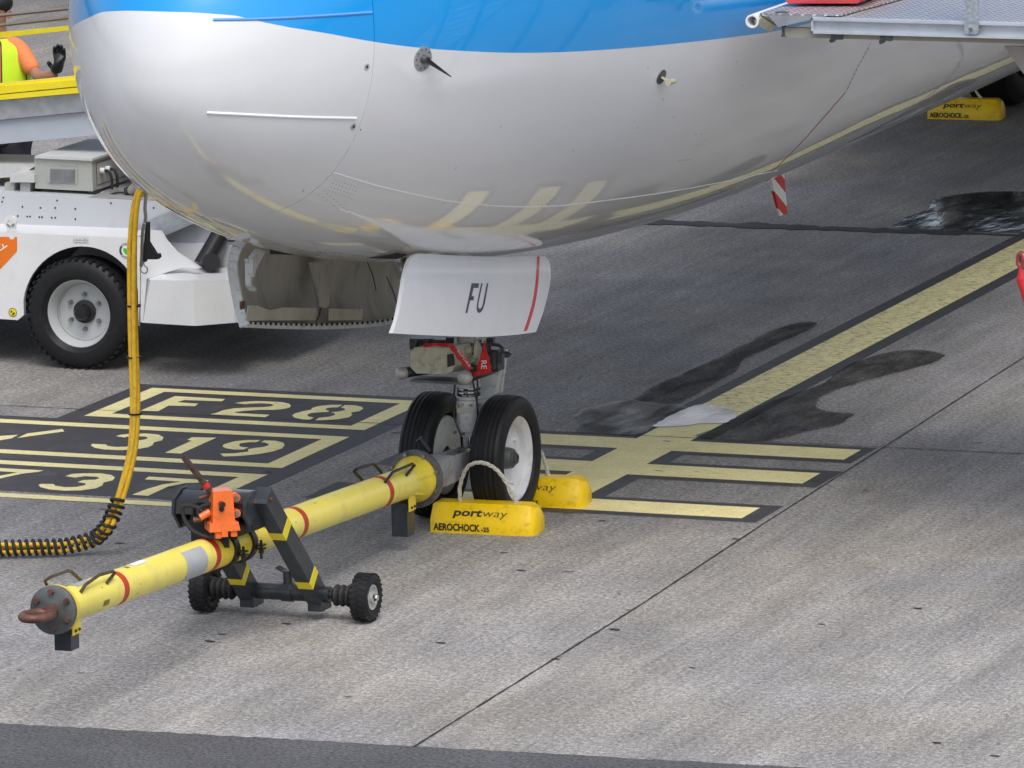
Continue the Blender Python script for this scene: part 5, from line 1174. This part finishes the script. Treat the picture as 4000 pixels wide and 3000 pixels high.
slope_bar((0,217), (160,203), Yc, 'conveyor_channel', M_GREYMETAL, .06, (176,242), (0,259))
slope_bar((0,260), (176,243), Yc+.03, 'conveyor_channel', mat('channel_grey', (.42, .46, .52), .5, var=.05), .06, (206,292), (0,311))
slope_bar((0,70), (146,56), 5.35, 'guard_rail', M_SYEL, .03, (145,66), (0,81.5))
for q0, q1 in (((0,33.5), (146,18.5)), ((0,54.5), (146,38.5))):
    a, b_ = ay(*q0, 5.35), ay(*q1, 5.35); d = (b_-a).normalized(); bm = NB(); cyl(bm, a-d*3.5, b_+d*2.4, .0115, n=12); obj('hand_rail', bm, mat('rail_bronze', (.33, .27, .21), .35, metal=.6, var=.1), ldr)
bm = NB(); a, b_ = ay(0, 190, Yc+.03), ay(150, 175, Yc+.03)
d = (b_-a).normalized(); p0 = a-d*3.5; p1 = b_+d*2.2; hexa(bm, [p0+V((0, .03, -.15)), p1+V((0, .03, -.15)), p1+V((0, .88, -.15)), p0+V((0, .88, -.15)), p0+V((0, .03, -.12)), p1+V((0, .03, -.12)), p1+V((0, .88, -.12)), p0+V((0, .88, -.12))]); obj('conveyor_belt', bm, M_RUBBER, ldr)
for x in (-8.2, -3.2):
    b = NB(); cyl(b, (x, 5.2, .7), (x, 5.35, 1.6), .04, n=12); cyl(b, (x, 4.5, .7), (x, 4.5, 1.3), .05, n=12); obj('conveyor_post', b, M_GREYMETAL, ldr)
for x in (-8.6, -6.4, -3.6):
    b = NB(); t = (x-a.x)/(b_.x-a.x); z = (a+(b_-a)*t).z; cyl(b, (x, 5.3, z), (x, 5.35, z+.62), .014, n=8); obj('rail_stanchion', b, M_GREYMETAL, ldr)

# ================================================================== PERSON behind the conveyor
per = thing('person', 'person in yellow vest and orange shirt raising a black gloved hand behind the conveyor', 'person', (-6.28, 7.07, 0))
PB = V((-6.30, 7.07, 0))
def skinmesh(name, pts, edges, m_, par, root=0, sub=2):
    me = bpy.data.meshes.new('t'); me.from_pydata([tuple(p) for p, r in pts], edges, []); o = bpy.data.objects.new('t', me); COL.objects.link(o)
    o.modifiers.new('s', 'SKIN'); 
    lay = me.skin_vertices[0].data
    for i, (p, r) in enumerate(pts):
        lay[i].radius = (r, r) if not isinstance(r, tuple) else r; lay[i].use_root = (i == root)
    s_ = o.modifiers.new('u', 'SUBSURF'); s_.levels = sub
    dg = bpy.context.evaluated_depsgraph_get(); ev = o.evaluated_get(dg); m2 = bpy.data.meshes.new_from_object(ev); b = NB(); b.from_mesh(m2)
    bpy.data.objects.remove(o); bpy.data.meshes.remove(me); bpy.data.meshes.remove(m2)
    return obj(name, b, m_, par, ang=180)
M_FLESH = mat('flesh', (.42, .20, .13), .5, var=.06); M_HAIR = mat('dark_hair', (.015, .013, .012), .6, var=.3, vs=60)
M_SHIRT = mat('orange_shirt', (.85, .26, .09), .85, var=.06, vs=8); M_VEST = mat('hi_vis_vest', (.62, .88, .02), .7, var=.05, vs=7); M_TROU = mat('dark_trousers', (.028, .024, .038), .85, var=.3, vs=9); M_GLOVE = mat('black_glove', (.012, .013, .014), .45, var=.3, vs=30)
def PH(x, y, Y=7.07): return ay(x, y, Y)
hd = PH(-4, 30); HX = hd.x
neck = PH(-4, 72); sh = PH(-3, 96); 
pel = V((HX, 7.07, .93)); wst = V((HX, 7.07, 1.10)); che = V((HX, 7.07, 1.33))
shR = PH(47, 104); elR = PH(84, 168, 6.97); wrR = PH(121, 162, 6.80)
shL = che*2-V((shR.x, shR.y, 2*che.z-shR.z)); shL = V((2*HX-shR.x, 7.07, shR.z)); elL = shL+V((-.07, .02, -.28)); wrL = elL+V((-.02, -.08, -.25))
hpR, hpL = V((HX+.10, 7.07, .90)), V((HX-.10, 7.07, .90)); knR, knL = V((HX+.12, 7.04, .49)), V((HX-.12, 7.04, .49)); anR, anL = V((HX+.13, 7.09, .09)), V((HX-.13, 7.09, .09))
toR, toL = anR+V((.02, -.17, -.05)), anL+V((-.02, -.17, -.05))
bp = [(pel, .13), (wst, .125), (che, .14), (V((HX, 7.06, neck.z-.05)), .055), (neck, .056), (V((HX, 7.05, hd.z-.05)), (.062, .075)), (V((HX, 7.05, hd.z+.05)), (.076, .09)), (V((HX, 7.05, hd.z+.115)), (.055, .065)),
      (shR+V((-.02, 0, -.02)), .04), (elR, .042), (wrR, .032), (shL, .04), (elL, .044), (wrL, .03), (hpR, .095), (knR, .062), (anR, .045), (toR, .035), (hpL, .095), (knL, .062), (anL, .045), (toL, .035), (wrL+V((0, -.03, -.09)), .035)]
ed = [(0,1),(1,2),(2,3),(3,4),(4,5),(5,6),(6,7),(3,8),(8,9),(9,10),(3,11),(11,12),(12,13),(0,14),(14,15),(15,16),(16,17),(0,18),(18,19),(19,20),(20,21),(13,22)]
body_p = skinmesh('body', bp, ed, M_FLESH, per)
# face and ears
b = NB()
for s_ in (-1, 1): lathe(b, V((HX+s_*.077, 7.06, hd.z)), (s_, -.3, 0), [(0, .0), (0, .018), (.012, .028), (.018, .026), (.012, .0)], 14)
hexa(b, [V((HX-.014, 6.955, hd.z-.03)), V((HX+.014, 6.955, hd.z-.03)), V((HX+.010, 6.99, hd.z-.03)), V((HX-.010, 6.99, hd.z-.03)), V((HX-.006, 6.97, hd.z+.03)), V((HX+.006, 6.97, hd.z+.03)), V((HX+.005, 6.99, hd.z+.03)), V((HX-.005, 6.99, hd.z+.03))])
obj('ears_and_nose', b, M_FLESH, body_p)
skinmesh('trousers', [(V((HX, 7.07, 1.0)), .145), (hpR, .115), (knR, .085), (anR+V((0, 0, .02)), .075), (hpL, .115), (knL, .085), (anL+V((0, 0, .02)), .075)], [(0,1),(1,2),(2,3),(0,4),(4,5),(5,6)], M_TROU, per)
skinmesh('shirt', [(V((HX, 7.07, .98)), .15), (V((HX, 7.07, 1.15)), .145), (V((HX, 7.07, 1.34)), .155), (V((HX, 7.065, neck.z-.065)), .085), (shR+V((-.01, 0, -.005)), .07), (lerp(shR, elR, .5)+V((-.015, 0, 0)), .062), (lerp(shR, elR, .86)+V((-.01, 0, 0)), .064), (shL, .078), (lerp(shL, elL, .85), .07)], [(0,1),(1,2),(2,3),(3,4),(4,5),(5,6),(3,7),(7,8)], M_SHIRT, per)
b = NB(); rr = []     # vest: open-front shell
for z, w_, d_ in ((.98, .215, .165), (1.1, .215, .165), (1.22, .22, .175), (1.32, .215, .172), (PH(0, 112).z, .205, .155), (PH(0, 98).z, .18, .13), (PH(0, 89).z, .145, .10), (PH(0, 82).z, .09, .085)):
    rr.append([V((HX+w_*sin(a), 7.07-d_*cos(a), z)) for a in [R(24+k*312/40) for k in range(41)]])
Rv = [[b.verts.new(p) for p in r] for r in rr]
for A_, B_ in zip(Rv[:-1], Rv[1:]):
    for i in range(40): b.faces.new([A_[i], A_[i+1], B_[i+1], B_[i]])
obj('safety_vest', b, M_VEST, per)
b = NB()
for i in (8, 9): pass
tube(b, [rr[k][7]+V((.004, -.004, 0)) for k in range(len(rr))], .0035, 6); tube(b, [rr[k][0]+V((0, -.004, 0)) for k in range(len(rr))], .004, 6); obj('vest_piping', b, M_BLACK, per)
b = NB(); q = rr[1][4]; box(b, q+V((0, -.006, .05)), (.05, .004, .05)); obj('vest_pocket', b, mat('vest_grey', (.35, .4, .2), .7), per)
b = NB(); bmesh.ops.create_uvsphere(b, u_segments=24, v_segments=14, radius=1)
for v in b.verts: v.co = V((HX+v.co.x*.098, 7.075+v.co.y*.112, hd.z+.075+v.co.z*.085))
box(b, (HX, 6.955, hd.z+.06), (.13, .07, .012)); obj('cap', b, M_HAIR, per, ang=60)
# gloved hand, palm to the camera, thumb to the left
gb = PH(123, 160, 6.80); palm = [(gb, .038), (PH(126, 146, 6.80), (.058, .032)), (PH(129, 127, 6.8), (.060, .030))]
pts_ = list(palm); e_ = [(0,1),(1,2)]
def finger(base, mid, tip_, r0, at=2):
    i = len(pts_); pts_.append((PH(*base, 6.8), r0)); pts_.append((PH(*mid, 6.795), r0*.97)); pts_.append((PH(*tip_, 6.78), r0*.88)); e_.extend([(at, i), (i, i+1), (i+1, i+2)])
finger((118.5,119), (117.5,109), (118,100), .0138); finger((125.5,117), (125,105), (125,95.5), .0142); finger((132.5,117), (132.5,106), (132,97), .014); finger((139,121), (138.5,112), (137.5,104), .0128)
finger((114,147), (107,139), (103,132), .0175, 1)
skinmesh('gloved_hand', pts_, e_, M_GLOVE, per, sub=2)

# ================================================================== PASSENGER STAIRS
def cs(x, y): return crop(2880, 0, .28029, x, y)
def c2(x, y): return crop(2800, 0, .54250, x, y)
YS = -.25
st = thing('passenger_stairs', 'galvanised passenger stairs platform with tread plate deck and white rubber bumper at the top right', 'stairs', (3.6, .9, 0))
PZ = ay(*cs(1300, 240), YS).z
xl, xr = ay(*cs(1060, 240), YS).x, 6.2
def SP_(x, y, Y=YS): return ay(*cs(x, y), Y)
top = SP_(1060, 235).z; bot = SP_(1060, 455).z
print('stairs', xl, top, bot, PZ)
bm = NB(); L_ = xr-xl
box(bm, ((xl+xr)/2, YS+.003, (top+bot)/2), (L_, .008, top-bot-.01)); box(bm, ((xl+xr)/2, YS-.012, top-.008), (L_, .05, .014)); box(bm, ((xl+xr)/2, YS-.012, bot+.006), (L_, .05, .012)); box(bm, (xl+.004, YS-.012, (top+bot)/2), (.008, .05, top-bot)); obj('side_beam', bm, mat('beam_aluminium', (.60, .64, .69), .42, metal=.35, var=.08, vs=5, dirt=(.35, .34, .32), dirt_amt=.4, ds=7), st, bev=.0015)
# deck with raised tread bars
def tread_mat():
    m = bpy.data.materials.new('tread_plate'); m.use_nodes = True; N = m.node_tree.nodes; L = m.node_tree.links; b = N['Principled BSDF']; b.inputs['Metallic'].default_value = .45; b.inputs['Roughness'].default_value = .38
    g = N.new('ShaderNodeNewGeometry'); outm = None
    hs_ = []
    for ang, off in ((45, (0, 0, 0)), (-45, (.5, .5, 0))):
        mp = N.new('ShaderNodeMapping'); mp.inputs['Scale'].default_value = (17, 17, 17); mp.inputs['Location'].default_value = off; L.new(g.outputs['Position'], mp.inputs[0])
        fr = N.new('ShaderNodeVectorMath'); fr.operation = 'FRACTION'; L.new(mp.outputs[0], fr.inputs[0]); sb = N.new('ShaderNodeVectorMath'); sb.operation = 'SUBTRACT'; sb.inputs[1].default_value = (.5, .5, .5); L.new(fr.outputs[0], sb.inputs[0])
        ro = N.new('ShaderNodeVectorRotate'); ro.rotation_type = 'Z_AXIS'; ro.inputs['Angle'].default_value = R(ang); L.new(sb.outputs[0], ro.inputs['Vector'])
        sc = N.new('ShaderNodeVectorMath'); sc.operation = 'MULTIPLY'; sc.inputs[1].default_value = (2.4, 6.5, 0); L.new(ro.outputs[0], sc.inputs[0]); ln = N.new('ShaderNodeVectorMath'); ln.operation = 'LENGTH'; L.new(sc.outputs[0], ln.inputs[0])
        mr = N.new('ShaderNodeMapRange'); mr.inputs[1].default_value = .6; mr.inputs[2].default_value = 1.; mr.inputs[3].default_value = 1; mr.inputs[4].default_value = 0; L.new(ln.outputs['Value'], mr.inputs[0]); hs_.append(mr.outputs[0])
    mx = N.new('ShaderNodeMath'); mx.operation = 'MAXIMUM'; L.new(hs_[0], mx.inputs[0]); L.new(hs_[1], mx.inputs[1])
    bp = N.new('ShaderNodeBump'); bp.inputs['Strength'].default_value = 1; bp.inputs['Distance'].default_value = .006; L.new(mx.outputs[0], bp.inputs['Height']); L.new(bp.outputs[0], b.inputs['Normal'])
    n = N.new('ShaderNodeTexNoise'); n.inputs['Scale'].default_value = 3; n.inputs['Detail'].default_value = 5; L.new(g.outputs['Position'], n.inputs['Vector'])
    c1 = N.new('ShaderNodeMix'); c1.data_type = 'RGBA'; c1.inputs[6].default_value = (.30, .28, .30, 1); c1.inputs[7].default_value = (.40, .36, .32, 1); L.new(n.outputs[0], c1.inputs[0])
    c2_ = N.new('ShaderNodeMix'); c2_.data_type = 'RGBA'; c2_.inputs[7].default_value = (.80, .79, .80, 1); L.new(c1.outputs[2], c2_.inputs[6]); L.new(mx.outputs[0], c2_.inputs[0]); L.new(c2_.outputs[2], b.inputs['Base Color'])
    return m
M_TP = tread_mat()
bm = NB(); hexa(bm, [V((xl, YS+.008, top-.012)), V((xr, YS+.008, top-.012)), V((xr, 2.1, top-.012)), V((xl, 2.1, top-.012)), V((xl, YS+.008, top-.002)), V((xr, YS+.008, top-.002)), V((xr, 2.1, top-.002)), V((xl, 2.1, top-.002))]); obj('deck', bm, M_TP, st)
# lip plate reaching the aircraft door
e0 = SP_(310, 185, YS+.02); e1 = SP_(1430, 205, YS+.02); zt_ = top+.012
def atz_(q, z): return az(q[0], q[1], z)
f0, f1, f2, f3 = atz_(cs(310,185), zt_), atz_(cs(1430,205), zt_), atz_(cs(2150,8), zt_), atz_(cs(715,45), zt_)
f2 = f2+(f2-f1)*1.2; f3 = f3+(f3-f0)*1.6
bm = NB(); hexa(bm, [p-V((0, 0, .008)) for p in (f0, f1, f2, f3)]+[f0, f1, f2, f3]); obj('bridging_plate', bm, M_TP, st)
b = NB(); g0 = f0+V((.05, 0, -.009)); prism(b, [g0, f0+V((.36, 0, -.009)), f0+V((.10, 0, -.07))], (f3-f0).normalized()*.02); obj('plate_gusset', b, M_GREYMETAL, st)
# rubber bumper tube along the front edge
p0 = SP_(205, 295, YS+.0); p0 = az(*cs(205, 295), top-.03); d = (f3-f0).normalized()
b = NB(); lathe(b, p0, d, [(0, .026), (0, .036), (2.6, .036), (2.6, .026)], 28, closed=True); obj('bumper_tube', b, M_WVINYL, st)
b = NB(); a1 = az(*cs(285, 265), top-.02); a2 = az(*cs(505, 390), top-.075); bar(b, a1, a2, .05, .028, up=(-.3, -1, .2)); obj('bumper_flap', b, M_BOXBEIGE, st, bev=.004)
b = NB(); q = SP_(610, 300, YS+.02); cyl(b, q+V((0, -.02, 0)), q+V((0, .05, 0)), .026, n=16); cyl(b, q+V((.01, .02, -.02)), q+V((.01, .02, -.075)), .012, n=12); cyl(b, q+V((.01, .02, -.075)), q+V((.01, .02, -.080)), .018, n=12); box(b, q+V((.0, .02, .035)), (.06, .04, .03)); obj('hinge_bolt', b, M_DIRTYSTEEL, st)
# telescopic under-frame
za, zb_ = SP_(680, 390).z, SP_(680, 525).z
b = NB(); a_ = SP_(680, 458, YS+.05); box(b, ((a_.x+xr)/2, YS+.05, (za+zb_)/2-.002), (xr-a_.x, .04, za-zb_)); obj('under_rail', b, mat('dirty_cream', (.36, .35, .29), .5, var=.12, vs=4, dirt=(.2, .18, .14), dirt_amt=.5, ds=8), st, bev=.002)
for x in (ax_ := [SP_(1370, 520).x, SP_(2060, 545).x, SP_(2060, 545).x+.9]):
    b = NB(); box(b, (x, YS+.028, zb_+.02), (.06, .03, .05)); cyl(b, (x-.03, YS+.02, zb_-.012), (x-.03, YS+.06, zb_-.012), .012, n=8); obj('slide_block', b, M_DIRTYSTEEL, st)
# bracket and post
pp = ay(*c2(1835, 215), YS-.045); b = NB(); w_ = .0385
prism(b, [V((pp.x-w_, YS-.040, pp.z+.9)), V((pp.x-w_, YS-.040, pp.z)), V((pp.x-w_+.014, YS-.040, pp.z-.022)), V((pp.x+w_-.014, YS-.040, pp.z-.022)), V((pp.x+w_, YS-.040, pp.z)), V((pp.x+w_, YS-.040, pp.z+.9))], V((0, -.008, 0))); po = obj('railing_bracket', b, mat('galvanised_spangle', (.40, .45, .49), .45, metal=.4, var=.25, vs=60), st)
b = NB(); cyl(b, (pp.x, YS-.048, pp.z+.005), (pp.x, YS-.062, pp.z+.005), .011, n=6); obj('bolt', b, M_CHROME, po)
b = NB(); cyl(b, (pp.x, YS-.02, top), (pp.x, YS-.02, top+1.05), .02, n=14); cyl(b, (xl+.25, YS-.02, top+1.05), (xr, YS-.02, top+1.05), .02, n=14); cyl(b, (xr-.1, YS-.02, top), (xr-.1, YS-.02, top+1.05), .02, n=14); obj('railing', b, M_GREYMETAL, st)
# red mat on the deck by the door
r0_, r1_ = atz_(cs(640, 20), top+.05), atz_(cs(1700, 52), top+.05)
b = NB(); P_ = [atz_(cs(700,48), top+.03), atz_(cs(1680,48), top+.03)]; dd = V((0, .9, 0)); hexa(b, [P_[0], P_[1], P_[1]+dd, P_[0]+dd]+[p+V((0, 0, .05)) for p in (P_[0]-V((.03, 0, 0)), P_[1]+V((.04, 0, 0)), P_[1]+dd, P_[0]+dd)]); tag(obj('door_mat', b, mat('red_rubber', (.60, .06, .07), .5, var=.1), None, bev=.01), 'red padded mat lying on the stairs platform at the top edge', 'mat')
# supporting structure standing on the apron, right of the picture
for x in (4.9, 6.1):
    for y in (-.1, 1.95): b = NB(); box(b, (x, y, (bot+.5)/2), (.09, .09, bot-.5)); obj('support_leg', b, M_GREYMETAL, st)
b = NB(); box(b, (6.4, .92, .58), (3.4, 2.0, .22)); obj('stairs_chassis', b, M_WHITE, st, bev=.02)
for x in (5.3, 7.6):
    for y in (-.05, 1.9):
        b = NB(); lathe(b, (x, y, .34), (0, 1, 0), [(-.1, 0), (-.1, .3), (-.08, .34), (.08, .34), (.1, .3), (.1, 0)], 32); obj('wheel', b, M_TYRE, st)
for k in range(11):
    b = NB(); box(b, (6.3+k*.26, .92, top-.22*(k+1)), (.28, 1.8, .03)); obj('step', b, M_TREAD, st)
for y in (0, 1.85):
    b = NB(); bar(b, (6.2, y, top-.12), (9.1, y, .15), .05, .2); obj('stringer', b, M_GREYMETAL, st)
b = NB(); pl_ = [ay(*c2(*q), .4) for q in [(2070,335),(2200,520),(2420,780),(2700,780),(2700,335)]]; prism(b, pl_, V((0, .03, 0))); obj('side_panel', b, mat('cream_panel', (.52, .50, .46), .5, var=.04), st)

# ================================================================== RED HOOK at the right edge
ch = lambda x, y: crop(3900, 900, .21097, x, y)
YH = -1.2
hk = thing('stanchion', 'red painted metal stanchion ending in an open eye at the right edge', 'stanchion', (4.95, YH, 0))
p_e = ay(*ch(395, 560), YH); bm = NB(); Q = []
for k in range(33):
    a = 2*pi*k/32; Q.append(p_e+V((sin(a)*.020+.010, -sin(a)*.014, cos(a)*.034)))
tube(bm, Q, .015, 12, cap=False); obj('eye', bm, mat('worn_red', (.32, .05, .04), .35, coat=.3, var=.4, vs=40, dirt=(.12, .10, .09), dirt_amt=.7, ds=30), hk)
bm = NB(); P_ = [ay(*ch(440, 690), YH), ay(*ch(440, 850), YH), ay(*ch(455, 1000), YH), ay(*ch(640, 1550), YH)]; base = V((P_[-1].x+.45, YH, .02)); P_.append(base)
tube(bm, smoothpath(P_, 5), lambda t: .018+.010*min(1, t*3), 12); obj('post', bm, M_REDP, hk)
bm = NB(); lathe(bm, (base.x, YH, 0), (0, 0, 1), [(0, 0), (0, .16), (.03, .15), (.05, .03), (.05, 0)], 28); obj('base_plate', bm, M_REDP, hk)
hk_loc = base
